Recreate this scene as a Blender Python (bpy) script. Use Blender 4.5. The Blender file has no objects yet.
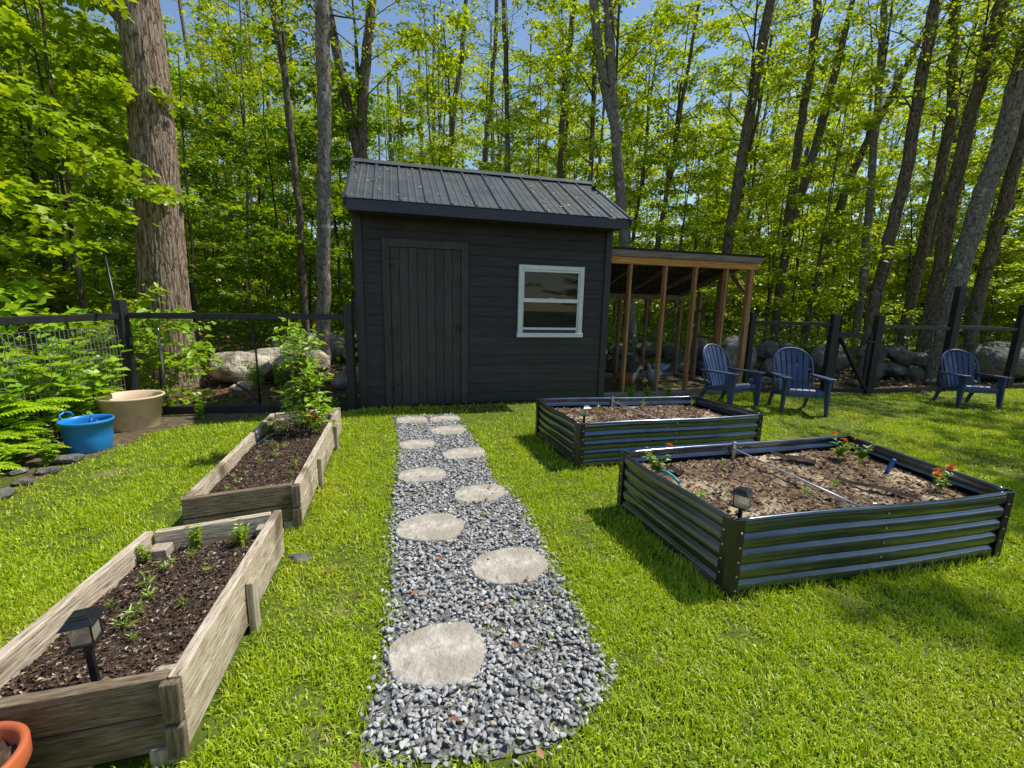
import bpy, bmesh, math, random
import numpy as np
from mathutils import Matrix, Vector

PI = math.pi
rad = math.radians
sc = bpy.context.scene
COL = sc.collection
R0 = np.random.default_rng(7)

# ------------------------------------------------------------------ noise
def _hash(ix, iy, iz, seed):
    h = (ix * 374761393 + iy * 668265263 + iz * 2147483647 + seed * 144665) & 0xFFFFFFFF
    h = ((h ^ (h >> 13)) * 1274126177) & 0xFFFFFFFF
    return ((h ^ (h >> 16)) & 0xFFFF) / 65535.0

def vnoise(p, seed=0):
    p = np.asarray(p, dtype=np.float64)
    i = np.floor(p).astype(np.int64); f = p - i; f = f * f * (3 - 2 * f)
    out = 0
    for dx in (0, 1):
        for dy in (0, 1):
            for dz in (0, 1):
                w = (f[:, 0] if dx else 1 - f[:, 0]) * (f[:, 1] if dy else 1 - f[:, 1]) * (f[:, 2] if dz else 1 - f[:, 2])
                out = out + w * _hash(i[:, 0] + dx, i[:, 1] + dy, i[:, 2] + dz, seed)
    return out

def fbm(p, octv=4, seed=0):
    p = np.asarray(p, dtype=np.float64); a = .5; s = 0; t = 0
    for o in range(octv):
        s = s + a * vnoise(p * 2 ** o, seed + o); t += a; a *= .5
    return s / t

# ------------------------------------------------------------------ mesh helpers
def link(o, parent=None):
    COL.objects.link(o)
    if parent is not None: o.parent = parent
    return o

def tag(o, label=None, cat=None, group=None, kind=None):
    if label: o['label'] = label
    if cat: o['category'] = cat
    if group: o['group'] = group
    if kind: o['kind'] = kind
    return o

def empty(name, loc=(0, 0, 0), rz=0.0, label=None, cat=None, group=None):
    o = bpy.data.objects.new(name, None); o.location = loc; o.rotation_euler = (0, 0, rz)
    o.empty_display_size = .1
    link(o); tag(o, label, cat, group); return o

def tris_mesh(name, V, T, mats, mi=None, smooth=False):
    V = np.ascontiguousarray(V, dtype=np.float32); T = np.ascontiguousarray(T, dtype=np.int32)
    me = bpy.data.meshes.new(name)
    me.vertices.add(len(V)); me.vertices.foreach_set('co', V.ravel())
    me.loops.add(T.size); me.loops.foreach_set('vertex_index', T.ravel())
    me.polygons.add(len(T)); me.polygons.foreach_set('loop_start', np.arange(0, T.size, 3, dtype=np.int32))
    if mi is not None: me.polygons.foreach_set('material_index', np.asarray(mi, dtype=np.int32))
    if smooth: me.polygons.foreach_set('use_smooth', np.ones(len(T), dtype=bool))
    for m in mats: me.materials.append(m)
    me.update(calc_edges=True); me.validate()
    return me

class MB:
    def __init__(s): s.v = []; s.f = []; s.m = []; s.sm = []
    def add(s, V, F, mi=0, smooth=False):
        b = len(s.v); s.v += [tuple(float(c) for c in p) for p in V]
        for f in F: s.f.append(tuple(b + i for i in f)); s.m.append(mi); s.sm.append(smooth)
        return s
    def box(s, c, size, M=None, mi=0):
        hx, hy, hz = size[0] / 2, size[1] / 2, size[2] / 2
        V = [Vector((x * hx, y * hy, z * hz)) for z in (-1, 1) for y in (-1, 1) for x in (-1, 1)]
        if M is not None: V = [M @ v for v in V]
        V = [v + Vector(c) for v in V]
        return s.add(V, [(0, 2, 3, 1), (4, 5, 7, 6), (0, 1, 5, 4), (2, 6, 7, 3), (0, 4, 6, 2), (1, 3, 7, 5)], mi)
    def span(s, a, b, mi=0):
        return s.box([(a[i] + b[i]) / 2 for i in range(3)], [abs(b[i] - a[i]) for i in range(3)], None, mi)
    def beam(s, p0, p1, w, h, up=(0, 0, 1), mi=0):
        p0, p1 = Vector(p0), Vector(p1); d = p1 - p0; L = d.length; x = d.normalized()
        u = Vector(up); y = u.cross(x)
        if y.length < 1e-4: y = Vector((0, 1, 0)).cross(x)
        y.normalize(); z = x.cross(y)
        M = Matrix((x, y, z)).transposed()
        return s.box((p0 + p1) / 2, (L, w, h), M, mi)
    def tube(s, pts, rs, n=8, mi=0, cap=True, smooth=True):
        V, F = tube_arrays(pts, rs, n)
        s.add(V, F, mi, smooth)
        if cap:
            b = len(s.v) - len(V); k = len(pts)
            s.f.append(tuple(b + i for i in reversed(range(n)))); s.m.append(mi); s.sm.append(False)
            s.f.append(tuple(b + (k - 1) * n + i for i in range(n))); s.m.append(mi); s.sm.append(False)
        return s
    def lathe(s, prof, n=32, c=(0, 0, 0), mi=0, smooth=True, rfun=None):
        V = []
        for r, z in prof:
            for i in range(n):
                a = 2 * PI * i / n; rr = r * (rfun(a, z) if rfun else 1)
                V.append((c[0] + rr * math.cos(a), c[1] + rr * math.sin(a), c[2] + z))
        F = []
        for k in range(len(prof) - 1):
            for i in range(n):
                j = (i + 1) % n
                F.append((k * n + i, k * n + j, (k + 1) * n + j, (k + 1) * n + i))
        return s.add(V, F, mi, smooth)
    def build(s, name, mats, parent=None, bevel=0.0, seg=2, off=None, loc=None, rot=None, smooth=None):
        me = bpy.data.meshes.new(name)
        V = s.v
        if off is not None: V = [(a - off[0], b - off[1], c - off[2]) for a, b, c in V]
        me.from_pydata(V, [], s.f)
        if not isinstance(mats, (list, tuple)): mats = [mats]
        for m in mats: me.materials.append(m)
        me.polygons.foreach_set('material_index', s.m)
        me.polygons.foreach_set('use_smooth', s.sm if smooth is None else [smooth] * len(s.f))
        if bevel > 0:
            bm = bmesh.new(); bm.from_mesh(me)
            ed = [e for e in bm.edges if len(e.link_faces) == 2 and e.calc_face_angle(0) > 0.6]
            bmesh.ops.bevel(bm, geom=ed, offset=bevel, segments=seg, profile=.5, affect='EDGES', clamp_overlap=True)
            bm.to_mesh(me); bm.free()
        me.update()
        o = bpy.data.objects.new(name, me); link(o, parent)
        if loc is not None: o.location = loc
        if rot is not None: o.rotation_euler = rot
        return o

def tube_arrays(pts, rs, n):
    P = [Vector(p) for p in pts]; V = []; F = []
    ref = None
    for k, p in enumerate(P):
        d = (P[min(k + 1, len(P) - 1)] - P[max(k - 1, 0)]).normalized()
        if ref is None: ref = Vector((1, 0, 0)) if abs(d.x) < .9 else Vector((0, 1, 0))
        a = (ref - d * ref.dot(d)).normalized(); b = d.cross(a); ref = a
        r = rs[k] if hasattr(rs, '__len__') else rs
        for i in range(n):
            t = 2 * PI * i / n
            V.append(p + a * (math.cos(t) * r) + b * (math.sin(t) * r))
    for k in range(len(P) - 1):
        for i in range(n):
            j = (i + 1) % n
            F.append((k * n + i, k * n + j, (k + 1) * n + j, (k + 1) * n + i))
    return V, F

def plank(name, p0, p1, width, thick, mat, parent, rows=1, off=(0, 0, 0), up=(0, 0, 1), bev=.004, warp=.002, seed=0, gap=.004):
    """a board (or rows of boards stacked along `up`) whose local X runs along the grain"""
    p0, p1 = Vector(p0) - Vector(off), Vector(p1) - Vector(off)
    d = p1 - p0; L = d.length; x = d.normalized(); y = Vector(up).cross(x).normalized(); z = x.cross(y)
    mb = MB(); rw = width / rows; rnd = random.Random(seed)
    for r in range(rows):
        z0 = -width / 2 + r * rw; dy = rnd.uniform(-warp, warp); e = rnd.uniform(0, .004)
        mb.box((e, dy, z0 + rw / 2), (L - 2 * e, thick, rw - gap if rows > 1 else rw))
    o = mb.build(name, mat, parent, bevel=bev)
    M = Matrix((x, y, z)).transposed().to_4x4(); M.translation = (p0 + p1) / 2
    o.matrix_local = M
    return o

def copy_tree(o, parent=None):
    c = o.copy(); COL.objects.link(c); c.parent = parent
    for ch in [q for q in o.children]:
        k = ch.copy(); COL.objects.link(k); k.parent = c
        for g in [q for q in ch.children]:
            h = g.copy(); COL.objects.link(h); h.parent = k
    return c

# ------------------------------------------------------------------ materials
def newmat(name):
    m = bpy.data.materials.new(name); m.use_nodes = True
    nt = m.node_tree; nt.nodes.clear()
    return m, nt, nt.nodes, nt.links

def rampnode(N, cols, pos=None):
    r = N.new('ShaderNodeValToRGB'); e = r.color_ramp.elements
    k = len(cols)
    pos = pos or [i / (k - 1) for i in range(k)]
    e[0].position = pos[0]; e[0].color = (*cols[0], 1); e[1].position = pos[-1]; e[1].color = (*cols[-1], 1)
    for i in range(1, k - 1):
        q = e.new(pos[i]); q.color = (*cols[i], 1)
    return r

def pmat(name, cols, scale=6, stretch=(1, 1, 1), detail=6, rough=.7, bump=.0, bdist=.01, metal=0, spec=.5, rand=0.0,
         pos=(.3, .7), coat=0, coords='Object', rough2=None, dirt=None, bscale=None, clear=0):
    m, nt, N, L = newmat(name)
    out = N.new('ShaderNodeOutputMaterial'); b = N.new('ShaderNodeBsdfPrincipled'); L.new(b.outputs[0], out.inputs[0])
    tc = N.new('ShaderNodeTexCoord'); mp = N.new('ShaderNodeMapping'); mp.inputs['Scale'].default_value = stretch
    L.new(tc.outputs[coords], mp.inputs[0])
    nz = N.new('ShaderNodeTexNoise'); nz.inputs['Scale'].default_value = scale; nz.inputs['Detail'].default_value = detail
    nz.inputs['Roughness'].default_value = .65
    L.new(mp.outputs[0], nz.inputs['Vector'])
    k = len(cols)
    pp = [pos[0] + (pos[1] - pos[0]) * i / (k - 1) for i in range(k)]
    r = rampnode(N, cols, pp); L.new(nz.outputs['Fac'], r.inputs[0])
    col = r.outputs[0]
    if dirt:
        dc, dscale, lo, hi = dirt
        n2 = N.new('ShaderNodeTexNoise'); n2.inputs['Scale'].default_value = dscale; n2.inputs['Detail'].default_value = 5
        L.new(tc.outputs[coords], n2.inputs['Vector'])
        r2 = rampnode(N, [(0, 0, 0), (1, 1, 1)], [lo, hi]); L.new(n2.outputs['Fac'], r2.inputs[0])
        mx = N.new('ShaderNodeMix'); mx.data_type = 'RGBA'; L.new(r2.outputs[0], mx.inputs[0])
        L.new(col, mx.inputs[6]); mx.inputs[7].default_value = (*dc, 1); col = mx.outputs[2]
    if rand:
        g = N.new('ShaderNodeNewGeometry'); mr = N.new('ShaderNodeMapRange')
        mr.inputs[3].default_value = 1 - rand; mr.inputs[4].default_value = 1 + rand
        L.new(g.outputs['Random Per Island'], mr.inputs[0])
        mx = N.new('ShaderNodeMix'); mx.data_type = 'RGBA'; mx.blend_type = 'MULTIPLY'; mx.inputs[0].default_value = 1
        L.new(col, mx.inputs[6]); L.new(mr.outputs[0], mx.inputs[7]); col = mx.outputs[2]
    L.new(col, b.inputs['Base Color'])
    b.inputs['Roughness'].default_value = rough; b.inputs['Metallic'].default_value = metal
    b.inputs['Specular IOR Level'].default_value = spec; b.inputs['Coat Weight'].default_value = coat
    if rough2 is not None:
        mr = N.new('ShaderNodeMapRange'); mr.inputs[3].default_value = rough; mr.inputs[4].default_value = rough2
        L.new(nz.outputs['Fac'], mr.inputs[0]); L.new(mr.outputs[0], b.inputs['Roughness'])
    if bump:
        h = nz.outputs['Fac']
        if bscale:
            n3 = N.new('ShaderNodeTexNoise'); n3.inputs['Scale'].default_value = bscale; n3.inputs['Detail'].default_value = 6
            L.new(mp.outputs[0], n3.inputs['Vector']); h = n3.outputs['Fac']
        bp = N.new('ShaderNodeBump'); bp.inputs['Strength'].default_value = bump; bp.inputs['Distance'].default_value = bdist
        L.new(h, bp.inputs['Height']); L.new(bp.outputs[0], b.inputs['Normal'])
    return m

def leafmat(name, cols, tcol, tf=.5, gloss=.06, objvar=.25, patch=None, rough=.4):
    """thin leaf: diffuse + translucent + a little gloss, colour varies by leaf and by plant"""
    m, nt, N, L = newmat(name)
    out = N.new('ShaderNodeOutputMaterial')
    g = N.new('ShaderNodeNewGeometry'); r = rampnode(N, cols); L.new(g.outputs['Random Per Island'], r.inputs[0])
    col = r.outputs[0]
    oi = N.new('ShaderNodeObjectInfo'); mr = N.new('ShaderNodeMapRange')
    mr.inputs[3].default_value = 1 - objvar; mr.inputs[4].default_value = 1 + objvar; L.new(oi.outputs['Random'], mr.inputs[0])
    mx = N.new('ShaderNodeMix'); mx.data_type = 'RGBA'; mx.blend_type = 'MULTIPLY'; mx.inputs[0].default_value = 1
    L.new(col, mx.inputs[6]); L.new(mr.outputs[0], mx.inputs[7]); col = mx.outputs[2]
    tc = tcol
    if patch:
        ps, pc, lo, hi = patch
        t = N.new('ShaderNodeTexCoord'); nz = N.new('ShaderNodeTexNoise'); nz.inputs['Scale'].default_value = ps
        nz.inputs['Detail'].default_value = 4; L.new(t.outputs['Object'], nz.inputs['Vector'])
        r2 = rampnode(N, [(0, 0, 0), (1, 1, 1)], [lo, hi]); L.new(nz.outputs['Fac'], r2.inputs[0])
        m2 = N.new('ShaderNodeMix'); m2.data_type = 'RGBA'; m2.blend_type = 'MIX'
        L.new(r2.outputs[0], m2.inputs[0]); L.new(col, m2.inputs[6]); m2.inputs[7].default_value = (*pc, 1); col = m2.outputs[2]
    d = N.new('ShaderNodeBsdfDiffuse'); L.new(col, d.inputs[0])
    tr = N.new('ShaderNodeBsdfTranslucent')
    m3 = N.new('ShaderNodeMix'); m3.data_type = 'RGBA'; m3.blend_type = 'MULTIPLY'; m3.inputs[0].default_value = 1
    L.new(col, m3.inputs[6]); m3.inputs[7].default_value = (*tcol, 1); L.new(m3.outputs[2], tr.inputs[0])
    mixt = N.new('ShaderNodeMixShader'); mixt.inputs[0].default_value = tf
    L.new(d.outputs[0], mixt.inputs[1]); L.new(tr.outputs[0], mixt.inputs[2])
    gl = N.new('ShaderNodeBsdfGlossy'); gl.inputs['Roughness'].default_value = rough; gl.inputs[0].default_value = (1, 1, 1, 1)
    mg = N.new('ShaderNodeMixShader'); mg.inputs[0].default_value = gloss
    L.new(mixt.outputs[0], mg.inputs[1]); L.new(gl.outputs[0], mg.inputs[2]); L.new(mg.outputs[0], out.inputs[0])
    return m

def randmat(name, cols, rough=.7, spec=.4, bump=0, bscale=60, noise=0.0, nscale=20, pos=None):
    """colour picked per separate piece (pebbles, wood chips, dry leaves)"""
    m, nt, N, L = newmat(name)
    out = N.new('ShaderNodeOutputMaterial'); b = N.new('ShaderNodeBsdfPrincipled'); L.new(b.outputs[0], out.inputs[0])
    g = N.new('ShaderNodeNewGeometry'); r = rampnode(N, cols, pos); r.color_ramp.interpolation = 'CONSTANT' if pos else 'LINEAR'
    L.new(g.outputs['Random Per Island'], r.inputs[0]); col = r.outputs[0]
    tc = N.new('ShaderNodeTexCoord'); nz = N.new('ShaderNodeTexNoise'); nz.inputs['Scale'].default_value = nscale
    nz.inputs['Detail'].default_value = 5; L.new(tc.outputs['Object'], nz.inputs['Vector'])
    if noise:
        mr = N.new('ShaderNodeMapRange'); mr.inputs[1].default_value = .3; mr.inputs[2].default_value = .7
        mr.inputs[3].default_value = 1 - noise; mr.inputs[4].default_value = 1 + noise; L.new(nz.outputs['Fac'], mr.inputs[0])
        mx = N.new('ShaderNodeMix'); mx.data_type = 'RGBA'; mx.blend_type = 'MULTIPLY'; mx.inputs[0].default_value = 1
        L.new(col, mx.inputs[6]); L.new(mr.outputs[0], mx.inputs[7]); col = mx.outputs[2]
    L.new(col, b.inputs['Base Color']); b.inputs['Roughness'].default_value = rough; b.inputs['Specular IOR Level'].default_value = spec
    if bump:
        bp = N.new('ShaderNodeBump'); bp.inputs['Strength'].default_value = bump; bp.inputs['Distance'].default_value = .003
        L.new(nz.outputs['Fac'], bp.inputs['Height']); L.new(bp.outputs[0], b.inputs['Normal'])
    return m

M = {}
M['siding'] = pmat('charcoal_siding', [(.030, .027, .028), (.038, .035, .036), (.046, .043, .043)], 5, (.6, 3, 6), rough=.6, bump=.25, bdist=.003, spec=.3, rand=.10, dirt=((.056, .051, .047), 4, .54, .85))
M['trimdark'] = pmat('charcoal_trim', [(.024, .022, .023), (.036, .033, .034)], 8, (4, 4, 1), rough=.55, bump=.15, bdist=.003, rand=.1)
M['doordark'] = pmat('charcoal_door', [(.040, .036, .034), (.054, .049, .047), (.066, .060, .056)], 6, (5, 5, .7), rough=.62, bump=.3, bdist=.003, rand=.14, spec=.3, dirt=((.08, .072, .062), 5, .54, .82))
M['roofmetal'] = pmat('black_roof_metal', [(.075, .077, .083), (.105, .107, .113), (.14, .141, .144)], 3.5, (1, 1, 1), detail=6, rough=.34, rough2=.46, spec=.6, metal=.35, bump=.04, bdist=.004, dirt=((.2, .185, .14), 30, .70, .78))
M['fascia'] = pmat('slate_fascia', [(.022, .026, .038), (.034, .039, .054)], 5, (.5, 2, 3), rough=.5, bump=.1)
M['vinyl'] = pmat('white_vinyl', [(.62, .64, .62), (.75, .76, .74)], 8, rough=.4, spec=.5)
M['blind'] = pmat('blind_slats', [(.012, .022, .008), (.028, .042, .016)], 10, rough=.6)
M['screen'] = pmat('insect_screen', [(.055, .057, .06), (.075, .077, .08)], 20, rough=.8)
M['blackmetal'] = pmat('black_corrugated_steel', [(.085, .105, .15), (.15, .18, .245)], 4, rough=.15, rough2=.27, spec=.7, metal=.85, coat=.4, bump=.12, bdist=.008, dirt=((.11, .10, .08), 7, .62, .88))  # black steel; base colour tinted blue to boost the sky highlight
M['postmetal'] = pmat('black_corner_steel', [(.03, .03, .028), (.055, .053, .045)], 6, rough=.36, spec=.6, metal=.5, dirt=((.08, .075, .05), 12, .5, .8))
M['zinc'] = pmat('zinc_bolt', [(.5, .5, .5), (.7, .7, .7)], 30, rough=.35, metal=.9)
M['rodwhite'] = pmat('pale_rod', [(.5, .5, .5), (.72, .72, .7)], 10, rough=.4, metal=.3)
M['fence'] = pmat('black_fence_wood', [(.007, .0075, .009), (.018, .018, .02), (.032, .032, .033)], 9, (1, 1, 1), rough=.55, bump=.2, bdist=.004)
M['wire'] = pmat('galvanised_wire', [(.22, .23, .24), (.42, .43, .44)], 30, rough=.4, metal=.6)
M['wiredark'] = pmat('dark_wire', [(.03, .035, .03), (.06, .065, .06)], 30, rough=.5, metal=.3)
M['wood'] = pmat('weathered_board', [(.13, .09, .055), (.40, .315, .22), (.58, .48, .36), (.70, .60, .465)], 13, (.9, 9, 9), detail=13, rough=.85, bump=.8, bdist=.006, spec=.2, rand=.12, pos=(.31, .68), dirt=((.17, .12, .07), 3.6, .54, .70))
M['wooddark'] = pmat('shaded_weathered_board', [(.06, .040, .022), (.19, .138, .085), (.32, .25, .165)], 13, (.9, 9, 9), detail=13, rough=.85, bump=.8, bdist=.005, spec=.2, rand=.14, pos=(.31, .68), dirt=((.06, .046, .022), 3.6, .5, .74))  # darker board tone: shade of the sunless front ends painted in
M['endgrain'] = pmat('stake_wood', [(.16, .125, .09), (.42, .35, .26), (.58, .5, .39)], 9, (.8, 9, 9), detail=9, rough=.85, bump=.5, bdist=.004, spec=.2)
M['lumber'] = pmat('warm_framing_lumber', [(.22, .095, .032), (.36, .175, .065), (.50, .28, .12)], 6, (8, 8, .6), rough=.75, bump=.2, bdist=.003)
M['lumberx'] = pmat('warm_beam_lumber', [(.36, .145, .03), (.54, .24, .055), (.66, .34, .09)], 6, (.6, 8, 8), rough=.75, bump=.2, bdist=.003)
M['lumberold'] = pmat('aged_lumber', [(.12, .075, .04), (.24, .15, .085), (.36, .235, .14)], 6, (6, 6, .8), rough=.85, bump=.3, bdist=.003)
M['greyboard'] = pmat('grey_purple_board', [(.12, .085, .075), (.23, .17, .15), (.33, .26, .235)], 6, (.5, 8, 8), rough=.85, bump=.3, bdist=.003)
M['darkroof'] = pmat('dark_roof_felt', [(.012, .011, .010), (.03, .027, .024)], 8, rough=.9)
M['soil'] = pmat('dark_mulch_soil', [(.035, .021, .013), (.085, .053, .033), (.16, .105, .066)], 30, detail=12, rough=.95, bump=1, bdist=.02, spec=.15)
M['soilbrown'] = pmat('brown_bark_soil', [(.055, .034, .018), (.17, .112, .064), (.34, .245, .15)], 22, detail=10, rough=.95, bump=1, bdist=.02, spec=.15, dirt=((.60, .47, .30), 2.8, .50, .64))
M['chips'] = randmat('dark_wood_chips', [(.04, .024, .016), (.12, .075, .05), (.065, .04, .028), (.22, .15, .10), (.085, .055, .042), (.46, .37, .26)], rough=.85, pos=[0, .22, .42, .60, .75, .92], noise=.3)
M['chipsb'] = randmat('brown_bark_chips', [(.09, .045, .028), (.22, .14, .09), (.15, .08, .05), (.36, .25, .165), (.55, .42, .29), (.19, .105, .07)], rough=.85, pos=[0, .20, .42, .60, .80, .93], noise=.3)
M['pebble'] = randmat('grey_pebbles', [(.23, .22, .21), (.34, .328, .312), (.43, .415, .395), (.51, .495, .47), (.28, .27, .26), (.38, .367, .35), (.64, .615, .575), (.50, .41, .29)], rough=.78, spec=.15, pos=[0, .12, .32, .58, .72, .82, .955, .98], noise=.25, nscale=60, bump=.3)
M['gravelbase'] = pmat('gravel_bed_base', [(.10, .098, .095), (.21, .205, .2), (.33, .32, .305)], 70, rough=.9, bump=1, bdist=.02, dirt=((.16, .13, .085), 4, .5, .7))
M['flag'] = pmat('flagstone', [(.32, .275, .215), (.44, .39, .32), (.53, .48, .40), (.61, .56, .475)], 26, detail=15, rough=.9, bump=1, bdist=.012, spec=.12, rand=.1, bscale=45, dirt=((.37, .325, .26), 7, .46, .60), pos=(.34, .64))
M['rock'] = pmat('field_boulder', [(.11, .10, .085), (.31, .285, .245), (.50, .465, .40)], 5, detail=13, rough=.9, bump=1, bdist=.05, spec=.15, bscale=9, pos=(.34, .66), dirt=((.09, .12, .035), 2.2, .5, .64))
M['rocklight'] = pmat('pale_boulder', [(.25, .185, .125), (.56, .47, .36), (.82, .73, .60)], 5, detail=14, rough=.9, bump=1, bdist=.08, spec=.15, bscale=9, pos=(.34, .64), dirt=((.17, .16, .06), 3, .55, .66))
M['rockdark'] = pmat('dark_wall_stone', [(.06, .058, .053), (.16, .153, .138), (.30, .285, .255)], 5, detail=13, rough=.92, bump=1, bdist=.05, spec=.15, bscale=9, pos=(.34, .66), dirt=((.05, .075, .02), 2.4, .48, .62))  # darker tone than the field boulders
M['bluep'] = pmat('blue_plastic', [(.012, .20, .58), (.02, .28, .72)], 5, rough=.38, spec=.5, dirt=((.05, .22, .5), 9, .55, .8))
M['bluetube'] = pmat('blue_tube_plastic', [(.012, .08, .30), (.02, .11, .38)], 8, rough=.35)
M['teal'] = pmat('teal_plastic', [(.05, .36, .33), (.09, .46, .42)], 8, rough=.4)
M['tanp'] = pmat('tan_plastic_pot', [(.72, .52, .35), (.84, .64, .45)], 4, rough=.5, spec=.4, dirt=((.50, .36, .24), 5, .55, .78))
M['terra'] = pmat('terracotta', [(.46, .095, .03), (.60, .15, .05)], 6, rough=.65, bump=.1, dirt=((.5, .22, .12), 8, .54, .75))
M['navy'] = pmat('navy_resin', [(.030, .052, .125), (.052, .082, .18)], 6, rough=.45, spec=.5, bump=.05, dirt=((.10, .13, .20), 10, .55, .85))
M['lampblack'] = pmat('lamp_black_plastic', [(.008, .009, .011), (.016, .017, .019)], 15, rough=.35, spec=.5)
M['solar'] = pmat('solar_cell', [(.010, .013, .018), (.018, .024, .03)], 20, rough=.3, spec=.4)
M['hose'] = pmat('grey_irrigation_tube', [(.2, .23, .28), (.3, .34, .4)], 10, rough=.4)
M['hen'] = pmat('hen_brown_feather', [(.09, .03, .012), (.22, .08, .03), (.34, .16, .07)], 40, (1, 1, 2), rough=.8, bump=.3)
M['henwhite'] = pmat('hen_pale_feather', [(.40, .36, .30), (.62, .58, .52)], 40, rough=.8, bump=.2)
M['hengrey'] = pmat('hen_grey_feather', [(.24, .29, .36), (.42, .48, .56)], 40, rough=.8, bump=.2)
M['comb'] = pmat('hen_comb_red', [(.35, .03, .015), (.5, .06, .03)], 30, rough=.6)
M['beak'] = pmat('hen_beak_legs', [(.3, .2, .06), (.42, .3, .1)], 30, rough=.6)
M['eye'] = pmat('hen_eye_black', [(.003, .003, .003), (.006, .005, .004)], 30, rough=.2)
def barkmat(name, cols, crack, sc_, zst, cw=.12, lichen=None, bdist=.02, attr=False):
    m, nt, N, L = newmat(name)
    out = N.new('ShaderNodeOutputMaterial'); b = N.new('ShaderNodeBsdfPrincipled'); L.new(b.outputs[0], out.inputs[0])
    tc = N.new('ShaderNodeTexCoord'); mp = N.new('ShaderNodeMapping'); mp.inputs['Scale'].default_value = (1, 1, zst); L.new(tc.outputs['Object'], mp.inputs[0])
    nw = N.new('ShaderNodeTexNoise'); nw.inputs['Scale'].default_value = sc_ * .8; nw.inputs['Detail'].default_value = 4; L.new(mp.outputs[0], nw.inputs['Vector'])
    ad = N.new('ShaderNodeMix'); ad.data_type = 'VECTOR'; ad.inputs[0].default_value = .12; L.new(mp.outputs[0], ad.inputs[4]); L.new(nw.outputs['Color'], ad.inputs[5])
    vo = N.new('ShaderNodeTexVoronoi'); vo.feature = 'DISTANCE_TO_EDGE'; vo.inputs['Scale'].default_value = sc_; L.new(ad.outputs[1], vo.inputs['Vector'])
    nf = N.new('ShaderNodeTexNoise'); nf.inputs['Scale'].default_value = sc_ * 2.6; nf.inputs['Detail'].default_value = 12; nf.inputs['Roughness'].default_value = .7; L.new(mp.outputs[0], nf.inputs['Vector'])
    r = rampnode(N, cols, [.33 + .34 * i / (len(cols) - 1) for i in range(len(cols))]); L.new(nf.outputs['Fac'], r.inputs[0])
    cr = rampnode(N, [(1, 1, 1), (0, 0, 0)], [0, cw]); L.new(vo.outputs['Distance'], cr.inputs[0])
    mx = N.new('ShaderNodeMix'); mx.data_type = 'RGBA'; L.new(cr.outputs[0], mx.inputs[0]); L.new(r.outputs[0], mx.inputs[6]); mx.inputs[7].default_value = (*crack, 1); col = mx.outputs[2]
    if attr:
        at = N.new('ShaderNodeAttribute'); at.attribute_name = 'depth'; m4 = N.new('ShaderNodeMix'); m4.data_type = 'RGBA'; L.new(at.outputs['Fac'], m4.inputs[0]); L.new(col, m4.inputs[6]); m4.inputs[7].default_value = (*crack, 1); col = m4.outputs[2]
    if lichen:
        n3 = N.new('ShaderNodeTexNoise'); n3.inputs['Scale'].default_value = lichen[1]; n3.inputs['Detail'].default_value = 8; L.new(tc.outputs['Object'], n3.inputs['Vector'])
        r3 = rampnode(N, [(0, 0, 0), (1, 1, 1)], [lichen[2], lichen[3]]); L.new(n3.outputs['Fac'], r3.inputs[0])
        m5 = N.new('ShaderNodeMix'); m5.data_type = 'RGBA'; L.new(r3.outputs[0], m5.inputs[0]); L.new(col, m5.inputs[6]); m5.inputs[7].default_value = (*lichen[0], 1); col = m5.outputs[2]
    L.new(col, b.inputs['Base Color']); b.inputs['Roughness'].default_value = .95; b.inputs['Specular IOR Level'].default_value = .1
    mn_ = N.new('ShaderNodeMath'); mn_.operation = 'MINIMUM'; L.new(vo.outputs['Distance'], mn_.inputs[0]); mn_.inputs[1].default_value = cw * 1.5
    ma = N.new('ShaderNodeMath'); ma.operation = 'MULTIPLY_ADD'; L.new(mn_.outputs[0], ma.inputs[0]); ma.inputs[1].default_value = 3; L.new(nf.outputs['Fac'], ma.inputs[2])
    bp = N.new('ShaderNodeBump'); bp.inputs['Strength'].default_value = 1; bp.inputs['Distance'].default_value = bdist; L.new(ma.outputs[0], bp.inputs['Height']); L.new(bp.outputs[0], b.inputs['Normal'])
    return m
M['barkbig'] = barkmat('furrowed_bark', [(.16, .105, .07), (.30, .215, .15), (.44, .335, .245), (.54, .44, .34)], (.06, .04, .027), 19, .16, .085, None, .02, True)
M['barkgrey'] = barkmat('grey_bark', [(.10, .085, .068), (.22, .195, .16), (.36, .325, .275)], (.05, .04, .03), 16, .4, .06, ((.38, .36, .31), 7, .60, .68), .012)
M['barkbrown'] = barkmat('brown_bark', [(.08, .06, .04), (.18, .14, .10), (.32, .265, .20)], (.03, .022, .015), 20, .25, .09, ((.10, .13, .05), 3, .54, .68), .012)
M['twig'] = pmat('twig_bark', [(.03, .022, .015), (.08, .06, .042)], 20, rough=.95)
M['deadwood'] = pmat('dead_branch', [(.02, .014, .010), (.06, .045, .034)], 20, rough=.95)
M['lawnbase'] = pmat('lawn_soil', [(.05, .075, .012), (.10, .14, .02), (.16, .19, .035)], 14, detail=10, rough=.95, bump=.8, bdist=.02, spec=.1, dirt=((.30, .23, .12), 2.2, .60, .74))
M['forest'] = pmat('leaf_litter_floor', [(.05, .032, .018), (.12, .08, .045), (.22, .15, .09)], 9, detail=10, rough=.95, bump=1, bdist=.03, spec=.1, dirt=((.05, .085, .014), .9, .5, .66))
M['dirt'] = pmat('dry_dirt', [(.06, .042, .026), (.15, .108, .068), (.28, .21, .14)], 16, detail=12, rough=.95, bump=1, bdist=.03, spec=.1, dirt=((.10, .13, .03), 5, .5, .62))
M['litter'] = randmat('dry_leaves', [(.24, .10, .05), (.40, .2, .10), (.17, .085, .05), (.52, .36, .22), (.28, .12, .06)], rough=.8, pos=[0, .25, .5, .72, .85], noise=.2)
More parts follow.
